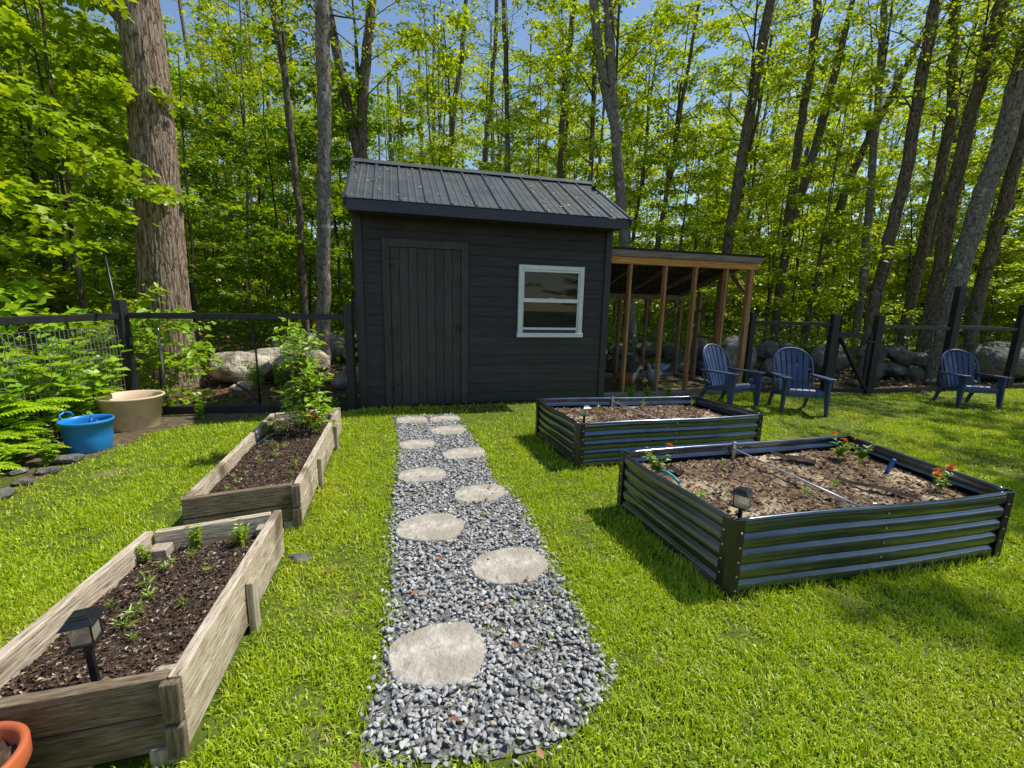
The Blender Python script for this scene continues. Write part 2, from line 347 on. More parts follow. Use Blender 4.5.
M['litterpale'] = randmat('pale_leaf_bits', [(.5, .42, .22), (.35, .25, .12), (.6, .52, .32)], rough=.8)
M['leaf'] = leafmat('canopy_leaf', [(.12, .22, .006), (.27, .40, .008), (.44, .57, .010), (.58, .67, .014)], (1.4, 1.25, .8), .55, gloss=.035, objvar=.18)
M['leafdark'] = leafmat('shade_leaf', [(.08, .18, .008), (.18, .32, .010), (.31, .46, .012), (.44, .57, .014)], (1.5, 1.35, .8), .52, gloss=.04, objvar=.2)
M['maple'] = leafmat('maple_leaf', [(.20, .34, .008), (.34, .50, .010), (.48, .61, .014)], (1.35, 1.2, .8), .52, gloss=.035, objvar=.12)
M['fern'] = leafmat('fern_leaf', [(.27, .46, .012), (.40, .60, .016), (.52, .68, .024)], (1.2, 1.1, .8), .38, gloss=.03, objvar=.10)
M['broad'] = leafmat('broad_leaf', [(.21, .40, .018), (.34, .53, .024), (.46, .61, .035)], (1.25, 1.15, .8), .4, gloss=.04, objvar=.12)
M['seed'] = leafmat('seedling_leaf', [(.17, .29, .018), (.28, .40, .024), (.38, .48, .04)], (1.3, 1.2, .8), .38, gloss=.05, objvar=.15)
M['grass'] = leafmat('grass_blade', [(.21, .35, .007), (.37, .53, .012), (.48, .62, .016), (.30, .45, .010), (.53, .66, .020), (.40, .56, .014), (.56, .66, .026), (.44, .59, .016), (.70, .62, .22)], (1.25, 1.1, .6), .36, gloss=.022, objvar=0, patch=(1.3, (.56, .61, .05), .50, .80))
M['weed'] = leafmat('undergrowth_leaf', [(.07, .15, .010), (.15, .26, .012), (.27, .38, .016)], (1.6, 1.4, .8), .45, gloss=.04, objvar=.1)
M['orange'] = leafmat('orange_petal', [(.70, .20, .006), (.88, .33, .010)], (1.1, 1.0, .6), .3, gloss=.03, objvar=0)
M['rustleaf'] = leafmat('rust_leaf', [(.25, .07, .015), (.42, .13, .03)], (1.2, 1.0, .6), .3, gloss=.03, objvar=0)

def glassmat(name, tint=(1, 1, 1), rough=0.02):
    m, nt, N, L = newmat(name)
    out = N.new('ShaderNodeOutputMaterial'); tr = N.new('ShaderNodeBsdfTransparent'); tr.inputs[0].default_value = (*tint, 1)
    gl = N.new('ShaderNodeBsdfGlossy'); gl.inputs['Roughness'].default_value = rough
    fr = N.new('ShaderNodeFresnel'); fr.inputs[0].default_value = 1.5
    mx = N.new('ShaderNodeMixShader'); L.new(fr.outputs[0], mx.inputs[0]); L.new(tr.outputs[0], mx.inputs[1]); L.new(gl.outputs[0], mx.inputs[2])
    L.new(mx.outputs[0], out.inputs[0]); return m
M['glass'] = glassmat('window_glass', (.55, .62, .55))
def lensmat():
    m, nt, N, L = newmat('lamp_lens'); out = N.new('ShaderNodeOutputMaterial')
    tr = N.new('ShaderNodeBsdfTransparent'); di = N.new('ShaderNodeBsdfTranslucent'); di.inputs[0].default_value = (.8, .7, .52, 1); d2 = N.new('ShaderNodeBsdfDiffuse'); d2.inputs[0].default_value = (.75, .68, .54, 1); gl = N.new('ShaderNodeBsdfGlossy'); gl.inputs['Roughness'].default_value = .1
    a = N.new('ShaderNodeMixShader'); a.inputs[0].default_value = .5; L.new(di.outputs[0], a.inputs[1]); L.new(d2.outputs[0], a.inputs[2])
    b = N.new('ShaderNodeMixShader'); b.inputs[0].default_value = .55; L.new(tr.outputs[0], b.inputs[1]); L.new(a.outputs[0], b.inputs[2])
    c = N.new('ShaderNodeMixShader'); c.inputs[0].default_value = .12; L.new(b.outputs[0], c.inputs[1]); L.new(gl.outputs[0], c.inputs[2]); L.new(c.outputs[0], out.inputs[0]); return m
M['lens'] = lensmat()

# ------------------------------------------------------------------ world, sun, camera
SUN = Vector((.236, .083, .385)).normalized()
elev = math.asin(SUN.z); azim = math.atan2(SUN.x, SUN.y)
w = bpy.data.worlds.new('World'); sc.world = w; w.use_nodes = True
wn = w.node_tree; bg = wn.nodes['Background']
sky = wn.nodes.new('ShaderNodeTexSky'); sky.sky_type = 'NISHITA'; sky.sun_disc = False
sky.sun_elevation = elev; sky.sun_rotation = azim; sky.air_density = 1.15; sky.dust_density = .1; sky.ozone_density = 2.0
wn.links.new(sky.outputs[0], bg.inputs[0]); bg.inputs[1].default_value = .15
sl = bpy.data.lights.new('sun', 'SUN'); sl.energy = 5.0; sl.angle = rad(.55); sl.color = (1, .965, .89)
so = bpy.data.objects.new('sun', sl); link(so); so.location = SUN * 40
so.rotation_euler = (-SUN).to_track_quat('-Z', 'Y').to_euler()

cam = bpy.data.cameras.new('camera'); cam.lens = 15.383; cam.sensor_width = 36; cam.clip_end = 500; cam.clip_start = .05
co = bpy.data.objects.new('camera', cam); link(co)
fw = Vector((0, .98391563, -.17863378)); rt = Vector((.99975929, .00391918, .02158686)); upv = Vector((-.02193975, .17859078, .9836788))
Mx = Matrix((rt, upv, -fw)).transposed().to_4x4(); Mx.translation = (0, 0, 1.3095); co.matrix_world = Mx
sc.camera = co
sc.view_settings.view_transform = 'Standard'; sc.view_settings.look = 'None'; sc.view_settings.exposure = 0; sc.view_settings.gamma = 1
sc.render.engine = 'CYCLES'
cy = sc.cycles
cy.max_bounces = 9; cy.diffuse_bounces = 6; cy.glossy_bounces = 3; cy.transmission_bounces = 4; cy.transparent_max_bounces = 8
cy.use_denoising = True; cy.sample_clamp_indirect = 6; cy.caustics_reflective = False; cy.caustics_refractive = False

# ------------------------------------------------------------------ plan geometry
PATH = [(-.69, 5.03), (-.613, 4.794), (-.292, 3.868), (-.127, 3.109), (.096, 2.647), (.181, 2.241), (.268, 1.83), (.339, 1.591), (.372, 1.378), (.351, 1.279), (.237, 1.159), (.141, 1.094), (-.057, 1.049), (-.331, 1.038), (-.426, 1.07), (-.436, 1.143), (-.44, 1.298), (-.485, 1.512), (-.545, 1.876), (-.651, 2.207), (-.743, 2.608), (-.839, 3.07), (-1.009, 3.819), (-1.245, 4.615), (-1.34, 4.86)]
LAWN = [(-2.7, .2), (-3.051, 2.149), (-3.329, 2.669), (-3.456, 3.177), (-3.455, 3.599), (-3.50, 4.071), (-3.25, 4.35), (-2.75, 4.74), (-1.957, 5.02), (-1.846, 5.27), (1.328, 6.12), (1.435, 6.18), (3.862, 6.93), (5.197, 6.95), (5.86, 6.939), (7.395, 7.336), (8.943, 7.729), (11.5, 8.3), (11.5, .2)]
MN = [(.995, 1.80), (2.695, 2.195), (2.565, 3.227), (.705, 2.72)]       # FL FR BR BL outer corners
MF = [(.532, 3.365), (2.28, 3.83), (1.97, 4.60), (.243, 4.29)]
WNQ = [(-1.452, .895), (-.903, 1.05), (-1.142, 2.045), (-1.632, 1.81)]
WFQ = [(-1.715, 2.125), (-1.205, 2.365), (-1.69, 4.21), (-2.225, 3.92)]

def inpoly(P, poly):
    x, y = P[:, 0], P[:, 1]; c = np.zeros(len(P), dtype=bool); n = len(poly)
    for i in range(n):
        x0, y0 = poly[i]; x1, y1 = poly[(i + 1) % n]
        m = (y0 > y) != (y1 > y)
        c ^= m & (x < (x1 - x0) * (y - y0) / ((y1 - y0) if abs(y1 - y0) > 1e-9 else 1e-9) + x0)
    return c

def bil(q, u, v):
    q = [np.array(p) for p in q]
    return (q[0] * (1 - u) * (1 - v) + q[1] * u * (1 - v) + q[2] * u * v + q[3] * (1 - u) * v)

def sheet(name, poly, z, mat):
    bm = bmesh.new(); vs = [bm.verts.new((x, y, z)) for x, y in poly]; f = bm.faces.new(vs)
    bmesh.ops.triangulate(bm, faces=[f]); bm.normal_update()
    for f in bm.faces:
        if f.normal.z < 0: f.normal_flip()
    me = bpy.data.meshes.new(name); bm.to_mesh(me); bm.free(); me.materials.append(mat)
    o = bpy.data.objects.new(name, me); link(o); o['kind'] = 'structure'; return o

# ------------------------------------------------------------------ ground, lawn, path
def ground_z(x, y):
    p = np.stack([x * .35, y * .35, np.zeros_like(x)], 1)
    outside = np.clip((np.maximum(np.maximum(np.abs(x - 2) - 9, y - 7.6), 0)) / 4, 0, 1)
    return (fbm(p, 3, 3) - .5) * .5 * outside + outside * .05 - .012

def make_ground():
    xs = np.concatenate([np.linspace(-130, -22, 14), np.arange(-20, 24, .7), np.linspace(26, 130, 14)])
    ys = np.concatenate([np.linspace(-60, -4, 10), np.arange(-3, 34, .7), np.linspace(36, 150, 16)])
    X, Y = np.meshgrid(xs, ys); Z = ground_z(X.ravel(), Y.ravel())
    V = np.stack([X.ravel(), Y.ravel(), Z], 1); nx, ny = len(xs), len(ys)
    i = np.arange(nx - 1); j = np.arange(ny - 1); I, J = np.meshgrid(i, j); a = (J * nx + I).ravel()
    T = np.concatenate([np.stack([a, a + 1, a + 1 + nx], 1), np.stack([a, a + 1 + nx, a + nx], 1)])
    o = bpy.data.objects.new('ground', tris_mesh('ground', V, T, [M['forest']], smooth=True)); link(o); o['kind'] = 'structure'
make_ground()
sheet('lawn', LAWN, .004, M['lawnbase'])
sheet('gravel_path', PATH, .009, M['gravelbase'])
sheet('dirt_border', [(-4.0, .3), (-3.9, 1.5), (-4.05, 3.4), (-4.2, 4.72), (-1.9, 5.13), (-1.9, 5.0), (-2.6, 4.78), (-3.2, 4.4), (-3.45, 4.1), (-3.40, 3.6), (-3.40, 3.2), (-3.28, 2.7), (-3.0, 2.15), (-2.65, .3)], .008, M['dirt'])

STONES = [
 [(-.435, 1.388), (-.449, 1.457), (-.392, 1.52), (-.29, 1.584), (-.164, 1.594), (-.132, 1.567), (-.09, 1.516), (-.078, 1.421), (-.095, 1.345), (-.132, 1.294), (-.252, 1.277), (-.388, 1.297)],
 [(-.192, 1.978), (-.164, 2.064), (-.03, 2.146), (.125, 2.157), (.194, 2.056), (.193, 1.973), (.124, 1.863), (-.044, 1.832), (-.148, 1.875)],
 [(-.646, 2.285), (-.645, 2.396), (-.537, 2.491), (-.365, 2.518), (-.27, 2.413), (-.259, 2.318), (-.309, 2.222), (-.448, 2.187), (-.597, 2.21)],
 [(-.389, 2.849), (-.339, 2.932), (-.12, 3.004), (-.032, 2.949), (-.03, 2.828), (-.092, 2.727), (-.279, 2.689), (-.361, 2.714)],
 [(-.85, 3.126), (-.82, 3.226), (-.589, 3.291), (-.501, 3.215), (-.484, 3.1), (-.525, 3.026), (-.744, 2.987), (-.819, 3.036)],
 [(-.595, 3.607), (-.537, 3.725), (-.288, 3.809), (-.217, 3.721), (-.23, 3.594), (-.363, 3.491), (-.54, 3.468)],
 [(-1.031, 3.869), (-1.003, 3.972), (-.785, 4.018), (-.702, 3.935), (-.699, 3.794), (-.876, 3.716), (-.987, 3.734)],
 [(-.829, 4.324), (-.793, 4.452), (-.547, 4.509), (-.463, 4.388), (-.491, 4.247), (-.672, 4.168), (-.788, 4.208)],
 [(-1.268, 4.644), (-1.284, 4.788), (-.996, 4.835), (-.928, 4.735), (-.932, 4.593), (-1.217, 4.531)],
 [(-.917, 4.735), (-.92, 4.863), (-.657, 4.953), (-.578, 4.849), (-.597, 4.742), (-.877, 4.637)],
]
SLAB = ['largest flat stepping stone, nearest the bottom of the gravel path', 'second stepping stone up the path, at its right edge, wide and rounded',
 'third stepping stone up the path, oval, beside the left lawn edge', 'fourth stepping stone up the path, at the right edge level with the far metal bed',
 'fifth stepping stone up the path, along the left edge, pale beige', 'sixth stepping stone up the path, slim, on the right edge',
 'seventh stepping stone up the path, small, on the left edge', 'eighth stepping stone up the path, right of the two door slabs below them',
 'left one of the two slabs lying before the shed door', 'right one of the two slabs lying before the shed door']
def smooth_poly(poly, it=2):
    P = [np.array(p) for p in poly]
    for _ in range(it):
        Q = []
        for i in range(len(P)):
            a, b = P[i], P[(i + 1) % len(P)]; Q += [a * .84 + b * .16, a * .5 + b * .5, a * .16 + b * .84]
        P = Q
    return np.array(P)
for k, poly in enumerate(STONES):
    P = smooth_poly(poly, 1); c = P.mean(0); n = len(P)
    a = np.arctan2(P[:, 1] - c[1], P[:, 0] - c[0])
    rr = 1 + .06 * (fbm(np.stack([np.cos(a) * 3 + k, np.sin(a) * 3, np.zeros(n)], 1), 4, k) - .5) * 2
    P = c + (P - c) * rr[:, None]
    mb = MB(); V = []; h = .022 + .004 * (k % 3)
    rings = [(1.0, -.01), (1.0, h - .008), (.985, h - .002), (.955, h), (.7, h + .002), (.4, h + .001)]
    for s, z in rings:
        for i in range(n):
            q = (P[i] - c) * s; zz = z + (0 if s > .96 else .004 * (fbm([[q[0] * 9 + k, q[1] * 9, 0]], 3)[0] - .5))
            V.append((q[0], q[1], zz))
    F = []
    for r in range(len(rings) - 1):
        for i in range(n):
            j = (i + 1) % n; F.append((r * n + i, r * n + j, (r + 1) * n + j, (r + 1) * n + i))
    F.append(tuple((len(rings) - 1) * n + i for i in range(n)))
    mb.add(V, F, 0, True)
    o = mb.build('stepping_stone', M['flag'], loc=(c[0], c[1], .006))
    tag(o, SLAB[k], 'stepping stone', 'flat stepping stones set in the gravel path')

# pebbles
def ico(sub):
    bm = bmesh.new(); bmesh.ops.create_icosphere(bm, subdivisions=sub, radius=1)
    V = np.array([v.co[:] for v in bm.verts]); T = np.array([[v.index for v in f.verts] for f in bm.faces]); bm.free(); return V, T
IV, IT = ico(2)
def randrot(rng, n):
    q = rng.normal(size=(n, 4)); q /= np.linalg.norm(q, axis=1)[:, None]; a, b, c, d = q.T
    return np.stack([np.stack([1 - 2 * (c * c + d * d), 2 * (b * c - a * d), 2 * (b * d + a * c)], 1), np.stack([2 * (b * c + a * d), 1 - 2 * (b * b + d * d), 2 * (c * d - a * b)], 1), np.stack([2 * (b * d - a * c), 2 * (c * d + a * b), 1 - 2 * (b * b + c * c)], 1)], 1)
def make_pebbles():
    rng = np.random.default_rng(11); shapes = []
    for s in range(8):
        V = IV * (1 + .8 * (fbm(IV * 1.2 + s * 7, 2, s) - .5))[:, None]
        for _ in range(9):
            nn = rng.normal(size=3); nn /= np.linalg.norm(nn); V = V - np.clip(V @ nn - rng.uniform(.42, .78), 0, None)[:, None] * nn * .95
        shapes.append(V)
    C = np.stack([rng.uniform(-1.5, .55, 56000), rng.uniform(.98, 5.35, 56000)], 1)
    jit = C + rng.normal(0, .022, C.shape)
    C = C[inpoly(jit, PATH)]
    for st in STONES:
        st = np.array(st); c = st.mean(0); C = C[~inpoly(C, [tuple(c + (p - c) * .93) for p in st])]
    C = C[~inpoly(C, WFQ)]
    keep = rng.random(len(C)) < np.clip(1.25 - (C[:, 1] - 1) * .1, .55, 1) * .72
    C = C[keep]; n = len(C)
    L = rng.uniform(.0075, .0165, n) * (1 + .04 * (C[:, 1] - 1.2)); A = np.stack([L * 1.05, L * rng.uniform(.55, .9, n), L * rng.uniform(.25, .48, n)], 1)
    th = rng.uniform(0, 2 * PI, n); tilt = rng.normal(0, .28, (n, 2))
    z = .012 + rng.uniform(0, .016, n)
    sid = rng.integers(0, 8, n); BV = np.stack(shapes)[sid] * A[:, None, :]
    ct, s_ = np.cos(th), np.sin(th)
    X = BV[..., 0] * ct[:, None] - BV[..., 1] * s_[:, None]; Y = BV[..., 0] * s_[:, None] + BV[..., 1] * ct[:, None]
    Z = BV[..., 2] + X * tilt[:, :1] + Y * tilt[:, 1:]
    V = np.stack([X + C[:, :1], Y + C[:, 1:], Z + z[:, None]], -1).reshape(-1, 3)
    T = (IT[None] + (np.arange(n) * len(IV))[:, None, None]).reshape(-1, 3)
    o = bpy.data.objects.new('gravel', tris_mesh('gravel', V, T, [M['pebble']], smooth=True)); link(o)
    tag(o, 'loose blue-grey pebbles filling the garden path', 'gravel', kind='stuff')
make_pebbles()

# grass
def quad_expand(q, d):
    q = [np.array(p) for p in q]; c = sum(q) / 4
    return [tuple(p + (p - c) / np.linalg.norm(p - c) * d) for p in q]
def blades(C, length, width, rng, lean=1.1):
    n = len(C); th = rng.uniform(0, 2 * PI, n); le = np.abs(rng.normal(0, lean, n)).clip(0, 1.5)
    d = np.stack([np.cos(th), np.sin(th)], 1); ph = th + PI / 2 + rng.normal(0, .5, n); s = np.stack([np.cos(ph), np.sin(ph)], 1) * (width / 2)[:, None]
    z0 = C[:, 2] if C.shape[1] > 2 else np.zeros(n)
    def pt(t, side, ws):
        hx = length * np.sin(le * t) * t; hz = length * np.cos(le * t) * t
        xy = C[:, :2] + d * hx[:, None] + s * (side * ws)
        return np.concatenate([xy, (z0 + hz)[:, None]], 1)
    V = np.stack([pt(0, -1, .8), pt(0, 1, .8), pt(.55, -1, 1), pt(.55, 1, 1), pt(1, 0, 0)], 1).reshape(-1, 3)
    b = (np.arange(n) * 5)[:, None]
    T = np.concatenate([b + np.array([0, 1, 3]), b + np.array([0, 3, 2]), b + np.array([2, 3, 4])], 1).reshape(-1, 3)
    return V, T
def make_grass():
    rng = np.random.default_rng(5); VS = []; TS = []; base = 0
    zones = [(-3.3, 3.2, .55, 2.0, 24000, 1.0), (-3.6, 4.6, 2.0, 3.3, 15000, 1.12), (-3.6, 7, 3.3, 5.0, 8000, 1.35), (-3.6, 10.5, 5.0, 8.2, 3200, 1.75)]
    for x0, x1, y0, y1, dens, ws in zones:
        n = int((x1 - x0) * (y1 - y0) * dens); C = np.stack([rng.uniform(x0, x1, n), rng.uniform(y0, y1, n)], 1)
        C = C[np.abs(C[:, 0]) < C[:, 1] * 1.35 + 1.0]
        jl = C + rng.normal(0, .03, C.shape) + np.where(rng.random((len(C), 1)) < .12, rng.normal(0, .22, C.shape), 0)
        k = inpoly(jl, LAWN)
        wob = .05 * (fbm(np.stack([C[:, 0] * 4, C[:, 1] * 4, np.zeros(len(C))], 1), 3, 9) - .5)[:, None]
        jp = C + rng.normal(0, .028, C.shape) + wob * 1.6
        ip = inpoly(jp, PATH); k &= ~ip | (rng.random(len(C)) < .05 * np.clip((fbm(np.stack([C[:, 0] * 7, C[:, 1] * 7, np.full(len(C), 3.)], 1), 2, 44) - .52) * 8, .02, 1))
        for q in (MN, MF, WNQ, WFQ): k &= ~inpoly(C, quad_expand(q, -.005))
        for st in STONES: k &= ~inpoly(C, st)
        C = C[k]
        g = fbm(np.stack([C[:, 0] * 1.6, C[:, 1] * 1.6, np.zeros(len(C))], 1), 4, 21)
        g2 = fbm(np.stack([C[:, 0] * 9, C[:, 1] * 9, np.zeros(len(C))], 1), 2, 31)
        kk = rng.random(len(C)) < np.clip((g - .30) * 4.2, .22, 1) * np.clip((g2 - .12) * 3.0, .3, 1); C = C[kk]; g = g[kk]; g2 = g2[kk]
        worn = np.zeros(len(C), dtype=bool)
        for q in (WNQ, WFQ): worn |= inpoly(C + rng.normal(0, .025, C.shape), quad_expand(q, .07)) & (rng.random(len(C)) < .72)
        C = C[~worn]; g = g[~worn]; g2 = g2[~worn]
        # taller tufts against the beds, the shed and the fence
        near = np.zeros(len(C))
        for q in (MN, MF): near = np.maximum(near, inpoly(C, quad_expand(q, .09)))
        Ls = (rng.uniform(.016, .040, len(C)) * (.7 + .6 * g) * (.65 + .7 * g2) * 1.12) * (1 + .8 * near * rng.random(len(C))) * (1 + .12 * (ws - 1))
        wd = rng.uniform(.0029, .0052, len(C)) * ws
        cl = rng.random(len(C)) < .05 + .22 * (fbm(np.stack([C[:, 0] * 2.3 + 9, C[:, 1] * 2.3, np.zeros(len(C))], 1), 3, 71) > .58); Ls = np.where(cl, Ls * .7, Ls); wd = np.where(cl, wd * 2.5, wd)
        V, T = blades(C, Ls, wd, rng); VS.append(V); TS.append(T + base); base += len(V)
    V = np.concatenate(VS); V[:, 2] += .003
    o = bpy.data.objects.new('grass', tris_mesh('grass', V, np.concatenate(TS), [M['grass']], smooth=False)); link(o)
    tag(o, 'short sunlit lawn grass around the beds and path', 'grass', kind='stuff')
make_grass()

# ------------------------------------------------------------------ leaves
def leaf_tris(P, D, Nn, Ls, Ws, fold=.18, lobed=False):
    """P base, D direction, Nn normal (unit, roughly perpendicular)"""
    S = np.cross(D, Nn); S /= np.linalg.norm(S, axis=1)[:, None] + 1e-9; Nn = np.cross(S, D)
    n = len(P)
    if not lobed:
        prof = [(0, 0, 0), (.4, .5, 1), (1, 0, -.6), (.4, -.5, 1)]; tr = [(0, 1, 2), (0, 2, 3)]
    else:
        prof = [(0, 0, 0), (.10, .34, .5), (.42, .60, .8), (.40, .24, .2), (.74, .36, .3), (1, 0, -.6), (.74, -.36, .3), (.40, -.24, .2), (.42, -.60, .8), (.10, -.34, .5)]
        tr = [(0, 1, 2), (0, 2, 3), (0, 3, 4), (0, 4, 5), (0, 5, 6), (0, 6, 7), (0, 7, 8), (0, 8, 9)]
    V = np.stack([P + D * (a * Ls)[:, None] + S * (b * Ws)[:, None] + Nn * (c * fold * Ws)[:, None] for a, b, c in prof], 1)
    T = (np.array(tr)[None] + (np.arange(n) * len(prof))[:, None, None]).reshape(-1, 3)
    return V.reshape(-1, 3), T

def unit(a): return a / (np.linalg.norm(a, axis=1)[:, None] + 1e-9)

def twigs_to_mesh(paths, n=4):
    VS = []; TS = []; b = 0
    for pts, rs in paths:
        V, F = tube_arrays(pts, rs, n); V = np.array([v[:] for v in V])
        T = np.array([t for f in F for t in ((f[0], f[1], f[2]), (f[0], f[2], f[3]))])
        VS.append(V); TS.append(T + b); b += len(V)
    return (np.concatenate(VS), np.concatenate(TS)) if VS else (np.zeros((0, 3)), np.zeros((0, 3), int))

def gen_crown(name, seed, H, Rr, nb, leaves, ls, mat, prof=lambda t: 1.0, rise=(.1, .7), lobed=False, tw=6, droop=.25, axis_r=.03, wl=.62, flat=.55, sector=None, barkm=None, spread=.075):
    rng = np.random.default_rng(seed); paths = []; segs = []; wts = []
    if axis_r > 0:
        bend = rng.normal(0, .06, 2)
        ax = [Vector((bend[0] * H * (t ** 2), bend[1] * H * (t ** 2), H * t)) for t in np.linspace(0, 1, 6)]
        paths.append((ax, [axis_r * (1 - .85 * t) for t in np.linspace(0, 1, 6)]))
    else: bend = (0, 0)
    for i in range(nb):
        t0 = (i + rng.random()) / nb; h0 = t0 * H * .97
        ang = i * 2.4 + rng.normal(0, .5)
        if sector: ang = sector[0] + (rng.random() - .5) * sector[1]
        L = Rr * prof(t0) * rng.uniform(.55, 1.1)
        el = rng.uniform(*rise)
        o = Vector((bend[0] * H * t0 ** 2, bend[1] * H * t0 ** 2, h0)); d = Vector((math.cos(ang), math.sin(ang), math.tan(el))).normalized()
        pts = []; p = o.copy(); side = rng.normal(0, .35)
        for k in range(6):
            pts.append(p.copy()); a2 = side * .2
            d = (d + Vector((-d.y * a2, d.x * a2, -droop * .22 + rng.normal(0, .07)))).normalized(); p = p + d * (L / 5)
        r0 = max(.005, axis_r * .45 * (1 - .6 * t0)) if axis_r else .006 * Rr
        paths.append((pts, [r0 * (1 - .8 * k / 5) for k in range(6)]))
        for k in range(tw):
            t = .22 + .78 * (k + rng.random()) / tw; f = t * 5; j = min(4, int(f)); q = pts[j].lerp(pts[j + 1], f - j)
            bd = (pts[j + 1] - pts[j]).normalized(); sg = 1 if k % 2 else -1; a = sg * rng.uniform(.5, 1.2)
            td = Vector((bd.x * math.cos(a) - bd.y * math.sin(a), bd.x * math.sin(a) + bd.y * math.cos(a), bd.z * .4 + rng.normal(0, .18))).normalized()
            tl = L * rng.uniform(.18, .42) * (1.15 - .6 * t) + .1
            e1 = q + td * tl * .55 + Vector((0, 0, rng.normal(0, .03) * tl)); e2 = q + td * tl + Vector((0, 0, -droop * .22 * tl))
            paths.append(([q, e1, e2], [r0 * .35, r0 * .25, .0015]))
            segs += [(q, e1), (e1, e2)]; wts += [tl * .6, tl]
        segs.append((pts[4], pts[5])); wts.append(L * .25)
    wts = np.array(wts); wts /= wts.sum(); A = np.array([s[0][:] for s in segs]); B = np.array([s[1][:] for s in segs])
    n = leaves; idx = rng.choice(len(segs), n, p=wts); t = rng.random(n)[:, None]
    P = A[idx] * (1 - t) + B[idx] * t; sd = unit(B[idx] - A[idx])
    az = rng.uniform(0, 2 * PI, n); D = np.stack([np.cos(az), np.sin(az), rng.normal(-.25, .35, n)], 1) + sd * .6; D = unit(D)
    P = P + rng.normal(0, spread, (n, 3)) * np.array([1, 1, .55])
    Nn = np.stack([rng.normal(0, flat, n), rng.normal(0, flat, n), np.ones(n)], 1); Nn = unit(Nn)
    Ls = ls * rng.uniform(.55, 1.2, n); Ws = Ls * wl * rng.uniform(.8, 1.2, n)
    LV, LT = leaf_tris(P, D, Nn, Ls, Ws, lobed=lobed)
    TV, TT = twigs_to_mesh(paths, 4)
    V = np.concatenate([TV, LV]); T = np.concatenate([TT, LT + len(TV)])
    mi = np.concatenate([np.zeros(len(TT)), np.ones(len(LT))])
    return tris_mesh(name, V, T, [barkm or M['twig'], mat], mi)

round_prof = lambda t: .55 + .75 * math.sin(PI * min(1, max(0, t * .9 + .1))) * .75
CANOPY = [gen_crown('crown', 100 + i, 5.5, 2.3, 18, 5000, .115, M['leaf'], round_prof, (.25, .95), axis_r=.05, tw=7) for i in range(5)]
SPARSE = [gen_crown('crown', 150 + i, 5.5, 2.3, 16, 2100, .115, M['leaf'], round_prof, (.25, .95), axis_r=.05, tw=7) for i in range(4)]
SAPL = [gen_crown('crown', 200 + i, 4.6, 1.15, 18, 2900, .098, M['leaf'], lambda t: 1.15 - .75 * t, (.15, .7), axis_r=.02, tw=6) for i in range(5)]
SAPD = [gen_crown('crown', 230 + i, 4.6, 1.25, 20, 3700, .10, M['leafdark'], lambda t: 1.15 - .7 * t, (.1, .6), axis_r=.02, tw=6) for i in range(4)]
MAPLE = [gen_crown('crown', 260 + i, 4.2, 1.7, 20, 3600, .112, M['maple'], lambda t: 1.1 - .5 * t, (.0, .45), lobed=True, axis_r=.025, tw=7, droop=.5, wl=.85, flat=.35) for i in range(3)]

# ------------------------------------------------------------------ trees
def spline(pts, m):
    P = [np.array(p, float) for p in pts]; P = [2 * P[0] - P[1]] + P + [2 * P[-1] - P[-2]]; out = []
    for i in range(1, len(P) - 2):
        for k in range(m):
            t = k / m; a, b, c, d = P[i - 1], P[i], P[i + 1], P[i + 2]
            out.append(.5 * ((2 * b) + (-a + c) * t + (2 * a - 5 * b + 4 * c - d) * t * t + (-a + 3 * b - 3 * c + d) * t ** 3))
    out.append(P[-2]); return np.array(out)

def trunk_mesh(pts, mat, seed, sides=14, m=6, furrow=.0, flare=.5, tail=None):
    """pts: (x,y,z,r) world; returns mesh with origin at base"""
    b = np.array(pts[0][:3]); S = spline(pts, m)
    rng = np.random.default_rng(seed); P = S[:, :3] - b; r = S[:, 3].copy()
    z = P[:, 2] - P[0, 2]; r = r * (1 + flare * np.exp(-z / (r[0] * 1.6 + .05)))
    if not furrow: P[1:-1, :2] += rng.normal(0, .012, (len(P) - 2, 2))
    V, F = tube_arrays([Vector(p) for p in P], list(r), sides); V = np.array([v[:] for v in V]).reshape(len(P), sides, 3)
    ctr = P[:, None, :]; off = V - ctr; a = np.linspace(0, 2 * PI, sides, endpoint=False)
    AA = np.tile(a, (len(P), 1)); ZZ = np.tile(z[:, None], (1, sides))
    kf = 2.2 if not furrow else 7.0
    q = np.stack([np.cos(AA).ravel() * kf, np.sin(AA).ravel() * kf, ZZ.ravel() * (1.5 if furrow else .9) + seed], 1)
    nz = fbm(q, 4 if furrow else 3, seed)
    amp = (furrow or .07)
    if furrow: nz = np.clip(np.abs(nz - .5) * 5.0, 0, 1) ** .7
    else: nz = nz - .5
    dep = np.clip(.28 - nz, 0, 1) * 2.2 if furrow else None
    V = ctr + off * (1 + amp * nz.reshape(len(P), sides))[:, :, None]
    T = np.array([t for f in F for t in ((f[0], f[1], f[2]), (f[0], f[2], f[3]))])
    me = tris_mesh('trunk', V.reshape(-1, 3), T, [mat], smooth=True)
    if furrow:
        at = me.attributes.new('depth', 'FLOAT', 'POINT'); at.data.foreach_set('value', np.clip(dep, 0, 1).astype(np.float32))
    return me, b

def limb_paths(pts_list):
    return twigs_to_mesh(pts_list, 7)

def place_crown(parent, mesh, loc, rz, s, sz=None, name='crown', tilt=(0, 0)):
    o = bpy.data.objects.new(name, mesh); link(o, parent); o.location = loc; o.rotation_euler = (tilt[0], tilt[1], rz); o.scale = (s, s, sz or s); return o

